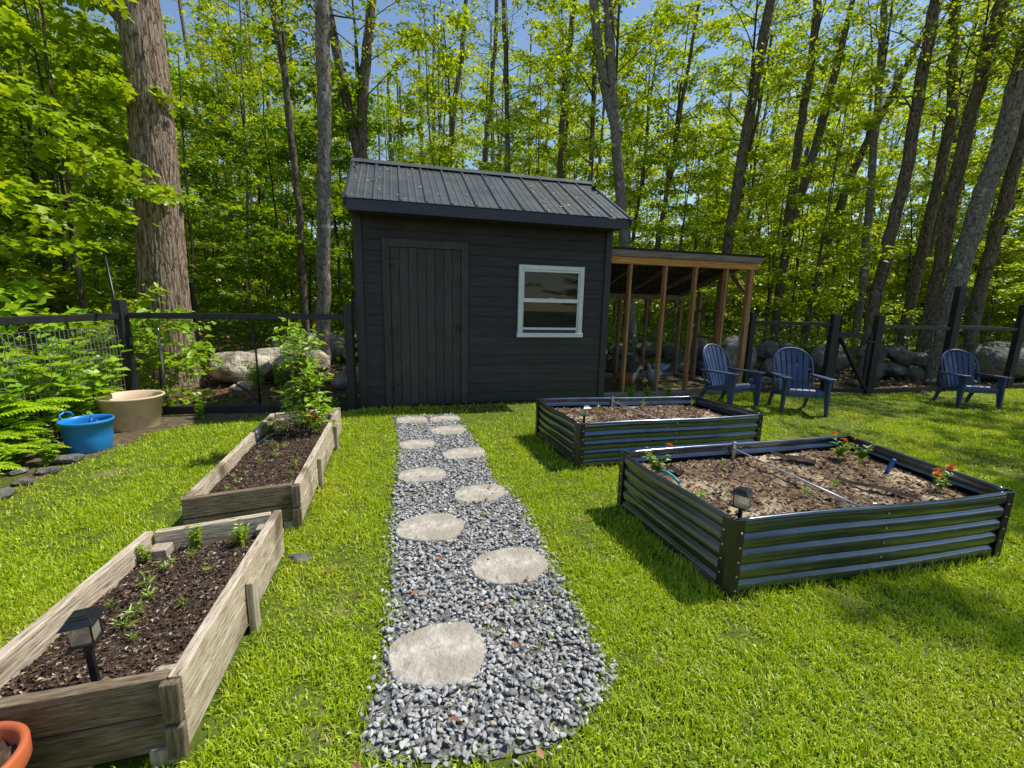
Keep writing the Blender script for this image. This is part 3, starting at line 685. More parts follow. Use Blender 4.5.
def add_tree(pts, label, bark, crowns, seed, group=None, furrow=0, sides=14, m=6, fork=None, kind='tree', name='tree', flare=.5, cat='tree'):
    """crowns: list of (mesh, height fraction index xyz offset, rz, scale)"""
    pts = [(p[0], p[1], p[2], p[3]) for p in pts]
    z0 = float(ground_z(np.array([pts[0][0]]), np.array([pts[0][1]]))[0]) - .06
    pts[0] = (pts[0][0], pts[0][1], z0, pts[0][3])
    me, b = trunk_mesh(pts, bark, seed, sides, m, furrow, flare)
    t = empty(name, tuple(b), 0, label, cat, group)
    tr = bpy.data.objects.new('trunk', me); link(tr, t)
    if fork:
        for fk in fork:
            S = spline(fk, 5); V, T = twigs_to_mesh([([Vector(p[:3]) - Vector(b) for p in S], list(S[:, 3]))], 9)
            o = bpy.data.objects.new('limb', tris_mesh('limb', V, T, [bark], smooth=True)); link(o, t)
    for mesh, loc, rz, s in crowns:
        place_crown(t, mesh, (loc[0] - b[0], loc[1] - b[1], loc[2] - b[2]), rz, s)
    return t

def ext(pts, z, taper=.6):
    """carry a trunk on above the last point to height z"""
    a, b = pts[-2], pts[-1]; k = (z - b[2]) / max(.3, b[2] - a[2])
    return pts + [(b[0] + (b[0] - a[0]) * k * .6, b[1], z, b[3] * taper)]

rr = random.Random(3)
def top_crowns(pts, n, seed, zmin, meshes, s=(.7, 1.0)):
    q = random.Random(seed); out = []; S = spline(pts, 6)
    for i in range(n):
        z = zmin + (S[-1, 2] - .4 - zmin) * (i / max(1, n - 1)) if n > 1 else zmin
        j = int(np.argmin(np.abs(S[:, 2] - z))); p = S[j]
        out.append((meshes[q.randrange(len(meshes))], (p[0], p[1], p[2]), q.uniform(0, 6.28), q.uniform(*s)))
    return out

NAMED = [
 ('huge tree with thick furrowed brown trunk behind the left fence', 'barkbig', [(-5.01, 6.3, 0, .446), (-4.96, 6.3, 1.13, .403), (-4.88, 6.3, 2.61, .36), (-4.84, 6.3, 3.97, .331), (-4.84, 6.3, 5.0, .302)], 8.5, 1, 5.3),
 ('straight tree with pale grey trunk just left of the shed', 'barkgrey', [(-3.52, 8, 0, .183), (-3.43, 8, 1.32, .165), (-3.32, 8, 3.02, .155), (-3.23, 8, 4.59, .155), (-3.2, 8, 6.05, .155)], 9, 1, 5.2),
 ('thin dark tree leaning left beside the pale grey trunk', 'barkbrown', [(-4.21, 9, 0, .093), (-4.24, 9, 1.7, .093), (-4.26, 9, 3.77, .082), (-4.37, 9, 5.49, .082), (-4.47, 9, 6.63, .082)], 8.5, 1, 5.0),
 ('dark tree forking in two behind the left roof corner', 'barkbrown', [(-3.81, 10.5, 0, .18), (-3.63, 10.5, 2.47, .18), (-3.47, 10.5, 4.62, .168), (-3.35, 10.5, 6.03, .156), (-3.13, 10.5, 7.56, .132)], 9.5, 2, 5.0),
 ('slim dark tree bending right behind the left half of the roof', 'barkbrown', [(-2.33, 14, 0, .128), (-2.09, 14, 4.38, .128), (-1.9, 14, 6.6, .112), (-1.61, 14, 8.69, .096), (-1.53, 14, 9.69, .08)], 10.5, 2, 6),
 ('slim straight tree behind the middle of the roof, left of its neighbour', 'barkbrown', [(-1.2, 16, 0, .11), (-1.12, 16, 5.81, .11), (-.88, 16, 8.29, .091), (-.75, 16, 10.9, .091)], 12, 2, 6.5),
 ('thin upright tree rising straight behind the middle of the roof', 'barkbrown', [(-.14, 13, 0, .104), (-.24, 13, 4.98, .089), (-.34, 13, 7.23, .089), (-.43, 13, 9.11, .074)], 10, 2, 5.5),
 ('slim tree behind the right half of the roof', 'barkbrown', [(1.28, 14, 0, .128), (1.3, 14, 5.01, .128), (1.35, 14, 7.46, .112), (1.53, 14, 9.75, .096)], 10.5, 2, 6),
 ('crooked forked tree behind the right end of the roof', 'barkgrey', [(2.78, 10, 0, .171), (2.42, 10, 2.54, .16), (2.11, 10, 4.57, .149), (1.92, 10, 5.91, .149), (1.75, 10, 7.35, .126)], 9, 2, 5.2),
 ('tall straight tree rising behind the right end of the lean-to', 'barkbrown', [(5.1, 11, 0, .176), (5.12, 11, 2.72, .163), (5.27, 11, 5.17, .151), (5.49, 11, 8.02, .138)], 9.5, 2, 5.0),
 ('tree with twin stems right of the lean-to roof', 'barkbrown', [(6.77, 11.5, 0, .145), (6.82, 11.5, 1.85, .145), (6.8, 11.5, 5.15, .131), (6.88, 11.5, 7.11, .118), (6.82, 11.5, 8.35, .118)], 9.5, 1, 5.5),
 ('slender tree curving strongly to the right behind the gate', 'barkbrown', [(8.26, 12.5, 0, .129), (8.38, 12.5, 1.92, .143), (8.77, 12.5, 4.27, .143), (9.18, 12.5, 5.64, .129), (10.16, 12.5, 8.15, .1)], 9, 1, 5.5),
 ('slender grey tree standing upright beyond the gate', 'barkgrey', [(8.53, 11, 0, .126), (8.52, 11, 1.87, .126), (8.31, 11, 4.59, .113), (8.16, 11, 6.53, .101), (8.03, 11, 8.07, .088)], 9, 1, 5.5),
 ('dark sturdy tree rising behind the gate hinge post', 'barkbrown', [(7.62, 9.5, 0, .174), (7.7, 9.5, 1.8, .163), (7.86, 9.5, 4.04, .152), (7.86, 9.5, 5.8, .141), (7.88, 9.5, 7.17, .13)], 8.6, 1, 5.0),
 ('straight dark tree behind the fence between gate and third chair', 'barkbrown', [(9.31, 10.5, 0, .156), (9.33, 10.5, 1.87, .156), (9.49, 10.5, 5.15, .144), (9.29, 10.5, 6.67, .132), (9.09, 10.5, 7.79, .12)], 8.8, 1, 5.2),
 ('tree with mossy brown trunk left of the thick grey one at right', 'barkbrown', [(8.61, 9.2, 0, .168), (8.61, 9.2, 1.97, .168), (8.63, 9.2, 4.27, .158), (8.69, 9.2, 5.37, .147), (8.86, 9.2, 7.0, .137)], 8.4, 1, 5.0),
 ('thickest grey tree at the right, leaning out over the third chair', 'barkgrey', [(8.43, 8.6, 0, .236), (8.43, 8.6, 1.93, .226), (8.63, 8.6, 3.57, .216), (8.76, 8.6, 4.16, .216), (8.85, 8.6, 5.72, .197), (8.91, 8.6, 6.65, .177)], 8.2, 1, 4.8),
 ('dark tree at the far right behind the tall fence post', 'barkbrown', [(9.16, 8.8, 0, .151), (9.15, 8.8, 1.96, .151), (9.29, 8.8, 4.02, .141), (9.47, 8.8, 6.78, .121)], 8.4, 1, 4.8),
]
for i, (lab, bk, pts, top, nc, zc) in enumerate(NAMED):
    fk = None
    if i == 3: fk = [[(-3.5, 10.5, 4.4, .12), (-3.75, 10.5, 5.6, .11), (-4.15, 10.6, 7.8, .08), (-4.3, 10.6, 9, .04)]]
    if i == 8: fk = [[(2.1, 10, 4.9, .10), (1.75, 10, 5.9, .095), (1.45, 10, 7.4, .08), (1.4, 10, 8.5, .04)]]
    if i == 10: fk = [[(6.8, 11.5, 3.0, .10), (7.1, 11.45, 4.6, .095), (7.35, 11.4, 6.4, .085), (7.6, 11.4, 8.6, .05)]]
    if i == 0: fk = [[(-4.85, 6.3, 4.6, .14), (-5.6, 6.0, 5.6, .1), (-6.3, 5.8, 6.6, .05)]]
    pts = [(a_, b_, c_, r_ * (.70 if i == 0 else .70)) for a_, b_, c_, r_ in pts]
    P2 = ext(pts, top)
    crs = top_crowns(P2, nc, 40 + i, zc, SPARSE, (.6, .85))
    add_tree(P2, lab, M[bk], crs, 60 + i, furrow=.05 if i == 0 else 0, sides=170 if i == 0 else 16, m=50 if i == 0 else 7, fork=fk, flare=.35 if i == 0 else .45)

# low leafy boughs and small branches on the named trees' surroundings: saplings and understorey trees
def small_tree(x, y, h, r, mesh, s, rz, label, group, seed, z1=.3, name='sapling', bark=None, cat='sapling', lean=None):
    q = random.Random(seed); lx, ly = lean or (q.uniform(-.06, .06), q.uniform(-.05, .05))
    pts = [(x + lx * h * t + q.uniform(-.03, .03), y + ly * h * t, h * t, r * (1 - .75 * t)) for t in (0, .25, .5, .75, 1)]
    t = add_tree(pts, label, bark or M['barkbrown'], [], seed, group, sides=7, m=3, name=name, cat=cat)
    z0 = h * z1; S = spline(pts, 4); j = int(np.argmin(np.abs(S[:, 2] - z0))); p = S[j]; b = t.location
    hs = (h * 1.03 - z0) / 4.6
    o = place_crown(t, mesh, (p[0] - b[0], p[1] - b[1], p[2] - b[2]), rz, s, hs)
    return t

def spots(n, xr, yr, dmin, seed, avoid=()):
    q = random.Random(seed); out = []; tries = 0
    while len(out) < n and tries < 20000:
        tries += 1; x = q.uniform(*xr); y = q.uniform(*yr)
        if any((x - a) ** 2 + (y - b) ** 2 < dmin ** 2 for a, b in out): continue
        if any((x - a) ** 2 + (y - b) ** 2 < c * c for a, b, c in avoid): continue
        if x > 12.5 + .9 * (y - 8) or x < -(8.0 + 1.05 * (y - 5)): continue
        out.append((x, y))
    return out
AV = [(-.5, 6.5, 3.6), (1.2, 7.2, 2.6), (3, 7.5, 2.4), (-5, 6.3, .9)]
# slim trees deep in the wood
for k, (x, y) in enumerate(spots(44, (-22, 26), (11.5, 27), 1.35, 77, AV)):
    q = random.Random(900 + k); h = 1.3 + .46 * y + q.uniform(.5, 2.5); r = q.uniform(.04, .10)
    lx = q.uniform(-.05, .05) + .012 * max(0, x)
    pts = [(x + lx * h * t + q.uniform(-.05, .05), y, h * t, r * (1 - .6 * t)) for t in (0, .2, .4, .6, .8, 1)]
    crs = [(CANOPY[q.randrange(5)], (pts[3][0], y, h * .52), q.uniform(0, 6.3), q.uniform(.75, 1.05) * (1 + .012 * (y - 12)))]
    if y > 14: crs.append((CANOPY[q.randrange(5)], (pts[1][0], y, h * .22), q.uniform(0, 6.3), q.uniform(.7, .95) * (1 + .012 * (y - 12))))
    add_tree(pts, 'slim tree among many standing deep in the wood', M['barkbrown' if k % 3 else 'barkgrey'], crs, 300 + k, 'slim trees deep in the wood', sides=8, m=3, name='forest_tree')
# saplings in leaf from near the ground up
for k, (x, y) in enumerate(spots(112, (-19, 24), (9.2, 25), .95, 78, AV)):
    q = random.Random(1300 + k); left = x < -2.5
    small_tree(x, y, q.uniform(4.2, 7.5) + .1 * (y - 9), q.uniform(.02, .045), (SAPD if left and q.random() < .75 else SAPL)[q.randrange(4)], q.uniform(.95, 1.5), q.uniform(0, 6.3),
               'leafy understorey sapling among many in the wood', 'understorey saplings in the wood', 1400 + k, z1=q.uniform(.04, .3))
# the nearer left thicket
for k, (x, y, h) in enumerate([(-6.6, 6.6, 4.8), (-7.9, 7.6, 5.6), (-6.1, 8.4, 5.4), (-9.0, 9.0, 6), (-7.2, 9.6, 6), (-4.7, 10.2, 6.2), (-5.6, 11, 6.5), (-8.6, 6.3, 5.2), (-6.4, 5.4, 4.3)]):
    q = random.Random(1700 + k)
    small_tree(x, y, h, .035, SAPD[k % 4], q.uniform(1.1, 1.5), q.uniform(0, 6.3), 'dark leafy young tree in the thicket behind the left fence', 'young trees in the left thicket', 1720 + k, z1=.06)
ML = ['young maple with bright boughs reaching over the left fence corner', 'young maple with layered bright leaves at the left picture edge', 'bright young maple in front of the thick furrowed trunk, at its left']
for k, (x, y, h, s, z1) in enumerate([(-5.35, 5.5, 5.2, 1.0, .16), (-5.6, 4.4, 5.2, 1.0, .22), (-6.3, 6.1, 6.2, 1.1, .3)]):
    t = small_tree(x, y, h, .035, MAPLE[k], s, 1.3 * k + .5, ML[k], None, 1760 + k, z1=z1, name='young_maple', cat='tree')
# right-hand trees outside the picture that shade the lawn
for k, (x, y, h, s, sd) in enumerate([(7.15, 2.9, 7.5, .75, 1), (8.7, 4.8, 8.0, .85, 2), (8.2, 1.4, 7.2, .75, 3), (11.0, 6.6, 8.0, 1.0, 4)]):
    pts = [(x, y, 0, .16), (x + .05, y, 2, .14), (x + .1, y + .1, 5, .11), (x, y + .1, h, .05)]
    add_tree(pts, 'tree standing on the lawn edge out past the right side', M['barkgrey'], [(CANOPY[k], (x + .1, y + .1, 3.6), k * 1.7, s)], 2100 + k, 'trees along the right lawn edge', sides=12, name='tree')

for k, (x, y) in enumerate([(-9, -11), (-5.5, -13), (-2.5, -11.5), (1, -13), (4, -11), (7.5, -12.5), (11, -11), (-12.5, -12)]):  # unseen trees added behind the camera to reflect in glass and steel
    q = random.Random(2300 + k); h = q.uniform(3.2, 4.2); pts = [(x, y - 3, h * t, .13 * (1 - .7 * t)) for t in (0, .3, .6, 1)]
    add_tree(pts, 'unseen leafy tree added behind the viewer for reflections', M['barkbrown'], [(CANOPY[k % 5], (x, y - 3, .3), k, .75)], 2320 + k, 'unseen trees added for reflections', sides=8, m=3, name='tree')

for k, (x, y) in enumerate([(9.5, -4.5), (11.5, -6.5), (13.5, -8.5), (15.5, -5.5)]):  # unseen saplings added where the shed window reflects, to turn it dark green
    small_tree(x, y, 4.4, .04, SAPD[k % 4], 1.8, k * 1.3, 'unseen dense young tree added behind the viewer for the window reflection', 'unseen young trees added for the window reflection', 2360 + k, z1=.05)

# distant woods as one mass
def far_woods():
    rng = np.random.default_rng(99); n = 150000
    a = rng.uniform(-1.15, 1.2, n); d = 25 + 29 * rng.random(n) ** .8; X = np.sin(a) * d * 1.15; Y = np.cos(a) * d
    # the crowns rise with distance, so the mass reads as a lit wood climbing away
    lump = fbm(np.stack([X * .22, Y * .22, np.zeros(n)], 1), 3, 8) - .5
    Z = (d - 25) * .80 + lump * 5 + rng.normal(0, 1.0, n); Z = np.where(Z < .1, rng.random(n) * 2.5, Z)
    low = rng.random(n) < .42; dd = rng.uniform(23, 31, n); X = np.where(low, np.sin(a) * dd * 1.15, X); Y = np.where(low, np.cos(a) * dd, Y); Z = np.where(low, rng.random(n) ** 1.3 * (4.2 + 3 * lump), Z)
    P = np.stack([X, Y, Z], 1); cl = fbm(P * np.array([.45, .45, .5]), 3, 5); k = low | (rng.random(n) < np.clip((cl - .33 - .006 * Z) * 6, .02, 1)); P = P[k]; n = len(P)
    az = rng.uniform(0, 2 * PI, n); D = unit(np.stack([np.cos(az), np.sin(az), rng.normal(-.2, .4, n)], 1)); Nn = unit(np.stack([rng.normal(0, .6, n), rng.normal(0, .6, n), np.ones(n)], 1))
    Ls = rng.uniform(.22, .46, n); LV, LT = leaf_tris(P, D, Nn, Ls, Ls * .65)
    paths = []
    for i in range(110):
        aa = rng.uniform(-1.15, 1.2); dd = rng.uniform(26, 40); x, y = math.sin(aa) * dd * 1.15, math.cos(aa) * dd; r = rng.uniform(.07, .17); l = rng.normal(0, .5)
        paths.append(([Vector((x, y, -.2)), Vector((x + l * .5, y, 7)), Vector((x + l, y, 16))], [r, r * .8, r * .4]))
    TV, TT = twigs_to_mesh(paths, 6)
    o = bpy.data.objects.new('far_woods', tris_mesh('far_woods', np.concatenate([TV, LV]), np.concatenate([TT, LT + len(TV)]), [M['barkbrown'], M['leaf']], np.concatenate([np.zeros(len(TT)), np.ones(len(LT))]))); link(o)
    tag(o, 'far-off mass of leaves and trunks closing the wood behind everything', 'woods', kind='stuff')
far_woods()

def fallen():
    rng = np.random.default_rng(66); n = 70; P = np.stack([rng.uniform(-1.2, 1.2, n), rng.uniform(1.0, 4.8, n), np.full(n, .040)], 1); P[:, 0] = P[:, 0] * .5 - .35 + .0 * P[:, 1]
    az = rng.uniform(0, 2 * PI, n); D = unit(np.stack([np.cos(az), np.sin(az), rng.normal(0, .2, n)], 1)); Nn = unit(np.stack([rng.normal(0, .3, n), rng.normal(0, .3, n), np.ones(n)], 1)); Ls = rng.uniform(.015, .05, n)
    V, T = leaf_tris(P, D, Nn, Ls, Ls * .5); o = bpy.data.objects.new('fallen_leaves', tris_mesh('fallen_leaves', V, T, [M['litter']])); link(o); tag(o, 'few fallen tan leaves scattered over the path gravel', 'fallen leaves', kind='stuff')
fallen()

# undergrowth and dry leaves on the forest floor
def scatter_leaves(name, n, region, mat, ls, zr, label, cat, seed, clump=0, up=.5, avoid=None, flat=.6):
    rng = np.random.default_rng(seed); P = region(rng, n); 
    if clump:
        g = fbm(np.stack([P[:, 0] * .8, P[:, 1] * .8, np.zeros(len(P))], 1), 3, seed); P = P[rng.random(len(P)) < np.clip((g - clump) * 6, 0, 1)]
    n = len(P); Z = ground_z(P[:, 0], P[:, 1]) + rng.random(n) ** 1.6 * (zr[1] - zr[0]) + zr[0]
    B = np.concatenate([P, Z[:, None]], 1); az = rng.uniform(0, 2 * PI, n)
    D = unit(np.stack([np.cos(az), np.sin(az), rng.normal(up, .4, n)], 1)); Nn = unit(np.stack([rng.normal(0, flat, n), rng.normal(0, flat, n), np.ones(n)], 1))
    Ls = ls * rng.uniform(.5, 1.2, n); V, T = leaf_tris(B, D, Nn, Ls, Ls * .6)
    o = bpy.data.objects.new(name, tris_mesh(name, V, T, [mat])); link(o); tag(o, label, cat, kind='stuff'); return o
def reg_litter(rng, n):
    P = np.stack([rng.uniform(-9, 14, n), rng.uniform(4.7, 14, n)], 1)
    return P[~inpoly(P, LAWN) & ~inpoly(P, [(-1.9, 5.2), (1.35, 6.1), (.9, 8.1), (-2.4, 7.2)]) & ((P[:, 1] > 7.2) | (P[:, 0] < -1.9)) & (P[:, 1] > 5.3)]
scatter_leaves('leaf_litter', 16000, reg_litter, M['litter'], .10, (.004, .03), 'dry brown leaves covering the forest floor', 'leaf litter', 51, up=.0, flat=.5)
def reg_under(rng, n):
    P = np.stack([rng.uniform(-12, 14, n), rng.uniform(7.6, 30, n)], 1); P[:, 0] *= np.maximum(1, P[:, 1] / 15)
    return P[(P[:, 0] < -2.3) | (P[:, 1] > 9.3)]
scatter_leaves('undergrowth', 130000, reg_under, M['weed'], .13, (.02, .75), 'low green ground plants under the trees', 'undergrowth', 52, clump=.44)

# ------------------------------------------------------------------ rocks
RV, RT = ico(4)
def rock_mesh(seed, dims, mat, rough=.5):
    V = RV.copy(); o = seed * 13.7
    V = V * (1 + rough * (fbm(V * 1.1 + o, 3, seed) - .5) * 1.4)[:, None]
    # chisel a few planar faces
    rng = np.random.default_rng(seed)
    for _ in range(7):
        nn = rng.normal(size=3); nn /= np.linalg.norm(nn); h = rng.uniform(.62, .9); dd = V @ nn - h; V = V - np.clip(dd, 0, None)[:, None] * nn * .85
    V = V + (V / np.linalg.norm(V, axis=1)[:, None]) * (.06 * (fbm(V * 5 + o, 3, seed + 3) - .5))[:, None]
    V = V * np.array(dims) / 2; V[:, 2] -= V[:, 2].min()
    return tris_mesh('boulder', V, RT, [mat], smooth=True)
def boulder(x, y, z, dims, rz, mat, seed, label, group=None, cat='boulder', name='boulder'):
    o = bpy.data.objects.new(name, rock_mesh(seed, dims, mat)); link(o); o.location = (x, y, z); o.rotation_euler = (0, 0, rz); tag(o, label, cat, group); return o
boulder(-4.30, 6.85, -.06, (1.15, .9, .60), -.25, M['rocklight'], 1, 'large pale boulder behind the left fence, nearest the thick tree')
boulder(-3.72, 7.3, -.05, (1.45, 1.0, .58), .2, M['rocklight'], 2, 'broad pale boulder with weeds, right of the larger pale one')
boulder(-3.95, 6.40, -.08, (.4, .32, .22), .6, M['rocklight'], 3, 'smaller rounded boulder wedged between the two big pale ones')
boulder(-4.3, 9.2, -.05, (1.9, .8, .75), .1, M['rock'], 4, 'long low mossy boulder farther back behind the pale boulders')
boulder(-2.25, 6.35, -.04, (.42, .36, .36), .3, M['rock'], 5, 'round stone by the left shed wall, larger of the two')
boulder(-2.55, 6.55, -.04, (.34, .3, .34), 1.1, M['rock'], 6, 'round stone by the left shed wall, smaller of the two')
boulder(-2.1, 7.3, .0, (.6, .5, .5), .4, M['rock'], 7, 'grey stone half hidden in green at the left shed back corner')
boulder(4.35, 8.55, -.05, (.75, .5, .95), .1, M['rock'], 8, 'upright block of stone behind the second blue chair')
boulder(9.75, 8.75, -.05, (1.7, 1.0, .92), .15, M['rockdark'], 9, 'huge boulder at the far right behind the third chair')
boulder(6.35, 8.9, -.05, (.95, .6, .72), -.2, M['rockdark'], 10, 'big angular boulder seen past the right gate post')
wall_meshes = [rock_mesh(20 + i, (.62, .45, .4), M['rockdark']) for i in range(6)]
q = random.Random(17); kk = 0
for row, (zb, nrow) in enumerate([(-.03, 20), (.28, 17)]):
    for i in range(nrow):
        x = 1.2 + i * (8.6 / nrow) + q.uniform(-.12, .12); y = 8.65 + .02 * x + q.uniform(-.12, .12) + row * .12
        if abs(x - 4.35) < .5 or abs(x - 6.35) < .55 or x > 8.9: continue
        o = bpy.data.objects.new('wall_stone', wall_meshes[kk % 6]); link(o); s = q.uniform(.75, 1.15)
        o.location = (x, y, zb * (1 if row == 0 else q.uniform(.85, 1.1))); o.rotation_euler = (q.uniform(-.15, .15), q.uniform(-.15, .15), q.uniform(0, 6.3)); o.scale = (s, s, s * q.uniform(.85, 1.15)); kk += 1
        tag(o, 'grey field stone in the tumbled wall along the wood edge', 'stone', 'field stones of the tumbled wall')
for i, (x, y, s) in enumerate([(5.35, 8.0, .7), (6.2, 7.9, .5), (7.9, 8.1, .55), (8.35, 7.95, .45), (8.7, 8.2, .5), (4.6, 7.9, .6), (4.25, 7.75, .45)]):
    o = bpy.data.objects.new('wall_stone', wall_meshes[i % 6]); link(o); o.location = (x, y, -.03); o.rotation_euler = (0, 0, i * 1.3); o.scale = (s, s, s * .7)
    tag(o, 'small loose stone lying in dry leaves before the wall', 'stone', 'loose stones before the wall')
edge_meshes = [rock_mesh(40 + i, (.3, .2, .11), M['rockdark']) for i in range(4)]
for i, (x, y, s) in enumerate([(-3.12, 2.30, .9), (-3.22, 2.47, .8), (-3.30, 2.66, 1.0), (-3.38, 2.86, .85), (-3.43, 3.06, 1.0), (-3.48, 3.27, 1.1), (-3.03, 2.1, .9), (-3.62, 3.05, .8), (-3.55, 2.8, .7), (-3.45, 2.5, .8)]):
    o = bpy.data.objects.new('edging_stone', edge_meshes[i % 4]); link(o); o.location = (x, y, .0); o.rotation_euler = (0, 0, 1.2 + i * .5); o.scale = (s * .6, s * .6, s * .5)
    tag(o, 'rough stone edging the fern border on the left', 'stone', 'stones edging the fern border')
for i, (x, y, lab) in enumerate([(-1.06, 2.03, 'flat grey stone lying at the back corner of the near wooden bed'), (-1.62, 1.62, 'flat grey stone lying against the left side of the near wooden bed')]):
    o = bpy.data.objects.new('flat_stone', rock_mesh(50 + i, (.12, .08, .04), M['rockdark'])); link(o); o.location = (x, y, .0); o.rotation_euler = (0, 0, i); tag(o, lab, 'stone')

# ------------------------------------------------------------------ garden shed
SW, SD, YAW = 3.254, 1.85, .259
SH = empty('garden_shed', (-1.863, 5.307, 0), YAW, 'small charcoal wooden shed with ribbed black metal roof at the path end', 'shed')
def shed():
    # siding, all four sides, as lapped boards
    mb = MB(); pitch = .125; zt = 2.30; nb = int(math.ceil(zt / pitch))
    def side(p0, p1, nrm, ztop=lambda u: zt):
        p0, p1 = Vector(p0), Vector(p1); nv = Vector(nrm)
        for k in range(nb + 8):
            z0 = .03 + k * pitch; z1 = z0 + pitch - .005
            if z0 >= 2.95: break
            segs = [(0, 1)]
            for a, b in segs:
                zt0 = ztop(z0)
                if zt0 is None: continue
                u0, u1 = zt0; A = p0.lerp(p1, u0); B = p0.lerp(p1, u1)
                V = [A + nv * .014 + Vector((0, 0, z0)), B + nv * .014 + Vector((0, 0, z0)), B + nv * .008 + Vector((0, 0, z1)), A + nv * .008 + Vector((0, 0, z1)),
                     A + Vector((0, 0, z0 + .004)) * 1, B + Vector((0, 0, z0 + .004)), B + Vector((0, 0, z1)), A + Vector((0, 0, z1))]
                mb.add(V, [(0, 1, 2, 3), (4, 5, 1, 0), (3, 2, 6, 7)])
    full = lambda z: (0, 1) if z < 2.36 else None
    def gable(z):
        if z < 2.36: return (0, 1)
        hw = .5 - (z - 2.36) / (2 * .55 * SD / 2 * .98 + 1e-6) * .5 - .04
        return (.5 - hw, .5 + hw) if hw > .03 else None
    side((0, 0, 0), (SW, 0, 0), (0, -1, 0), full); side((SW, SD, 0), (0, SD, 0), (0, 1, 0), full)
    side((0, SD, 0), (0, 0, 0), (-1, 0, 0), gable); side((SW, 0, 0), (SW, SD, 0), (1, 0, 0), gable)
    core = MB(); core.span((.006, .006, 0), (SW - .006, SD - .006, 2.40))
    core.add([(.006, .006, 2.4), (.006, SD - .006, 2.4), (.006, SD / 2, 2.86), (SW - .006, .006, 2.4), (SW - .006, SD - .006, 2.4), (SW - .006, SD / 2, 2.86)], [(0, 2, 1), (3, 4, 5)])
    for f, m in zip(core.f, core.m): mb.f.append(tuple(i + len(mb.v) for i in f)); mb.m.append(0); mb.sm.append(False)
    mb.v += core.v
    mb.build('wall', M['siding'], SH)
    for x0 in (-.018, SW - .072):
        c = MB(); c.span((x0, -.034, .02), (x0 + .09, -.0145, 2.34)); c.build('corner_board', M['trimdark'], SH, bevel=.003)
    # door
    d0, d1, dz = .296, 1.319, 2.045
    D = MB(); bw = (d1 - d0 - .18) / 8
    for k in range(8):
        a = d0 + .09 + k * bw; D.span((a + .003, -.036 - .002 * (k % 2), .055), (a + bw - .003, -.016, dz - .095))
    D.span((d0 + .085, -.020, .05), (d1 - .085, -.0145, dz - .09))
    door = D.build('door', M['doordark'], SH, bevel=.003)
    F = MB(); F.span((d0, -.048, .03), (d0 + .085, -.0145, dz)); F.span((d1 - .085, -.048, .03), (d1, -.0145, dz)); F.span((d0 + .0855, -.046, dz - .09), (d1 - .0855, -.0145, dz - .001)); F.span((d0 + .0855, -.040, .03), (d1 - .0855, -.0145, .052))
    F.build('door_frame', M['doordark'], door, bevel=.003)
    for z in (1.78, .95, .28):
        Hn = MB(); Hn.span((d0 + .06, -.056, z - .055), (d0 + .10, -.037, z + .055)); Hn.span((d0 + .10, -.044, z - .016), (d0 + .24, -.037, z + .016)); Hn.tube([(d0 + .088, -.06, z - .055), (d0 + .088, -.06, z + .055)], .008, 8); Hn.build('hinge', M['lampblack'], door)
    Hd = MB(); Hd.box((d1 - .125, -.047, 1.0), (.035, .012, .09)); Hd.tube([(d1 - .125, -.05, 1.0), (d1 - .125, -.085, 1.0)], .010, 10); Hd.tube([(d1 - .125, -.082, 1.0), (d1 - .06, -.082, 1.0)], .009, 8); Hd.build('handle', M['lampblack'], door, bevel=.001)
    # window
    w0, w1, z0, z1 = 1.976, 2.877, .902, 1.817; t = .055
    W = MB(); W.span((w0, -.060, z0), (w0 + t, -.0145, z1)); W.span((w1 - t, -.060, z0), (w1, -.0145, z1)); W.span((w0 + t, -.058, z1 - t), (w1 - t, -.0145, z1 - .001)); W.span((w0 - .012, -.072, z0 - .012), (w1 + .012, -.0145, z0 + t * .8))
    win = W.build('window', M['vinyl'], SH, bevel=.005)
    zm = z0 + (z1 - z0) * .515
    S1 = MB(); S1.span((w0 + t, -.048, zm - .028), (w1 - t, -.0145, zm + .022)); S1.span((w0 + t, -.044, z1 - t - .03), (w1 - t, -.0145, z1 - t)); S1.span((w0 + t, -.044, zm + .022), (w0 + t + .022, -.0145, z1 - t - .03)); S1.span((w1 - t - .022, -.044, zm + .022), (w1 - t, -.0145, z1 - t - .03))
    S1.span(((w0 + w1) / 2 - .03, -.058, zm + .018), ((w0 + w1) / 2 + .03, -.040, zm + .03))
    S1.build('upper_sash', M['vinyl'], win, bevel=.003)
    S2 = MB(); S2.span((w0 + t, -.036, z0 + t * .8), (w0 + t + .02, -.0145, zm - .028)); S2.span((w1 - t - .02, -.036, z0 + t * .8), (w1 - t, -.0145, zm - .028)); S2.span((w0 + t, -.036, z0 + .085), (w1 - t, -.0145, z0 + .115))
    S2.build('lower_sash', M['vinyl'], win, bevel=.003)
    B = MB()
    z = zm + .03
    while z < z1 - t - .035:
        B.add([(w0 + t + .02, -.020, z), (w1 - t - .02, -.020, z), (w1 - t - .02, -.0165, z + .018), (w0 + t + .02, -.0165, z + .018)], [(0, 1, 2, 3)]); z += .021
    B.build('blind', M['blind'], win)
    Sc = MB(); Sc.add([(w0 + t, -.0155, z0 + t * .8), (w1 - t, -.0155, z0 + t * .8), (w1 - t, -.0155, zm - .02), (w0 + t, -.0155, zm - .02)], [(0, 1, 2, 3)]); Sc.build('insect_screen', M['screen'], win)
    G = MB(); G.add([(w0 + t + .02, -.030, zm + .02), (w1 - t - .02, -.030, zm + .02), (w1 - t - .02, -.030, z1 - t - .03), (w0 + t + .02, -.030, z1 - t - .03)], [(0, 1, 2, 3)])
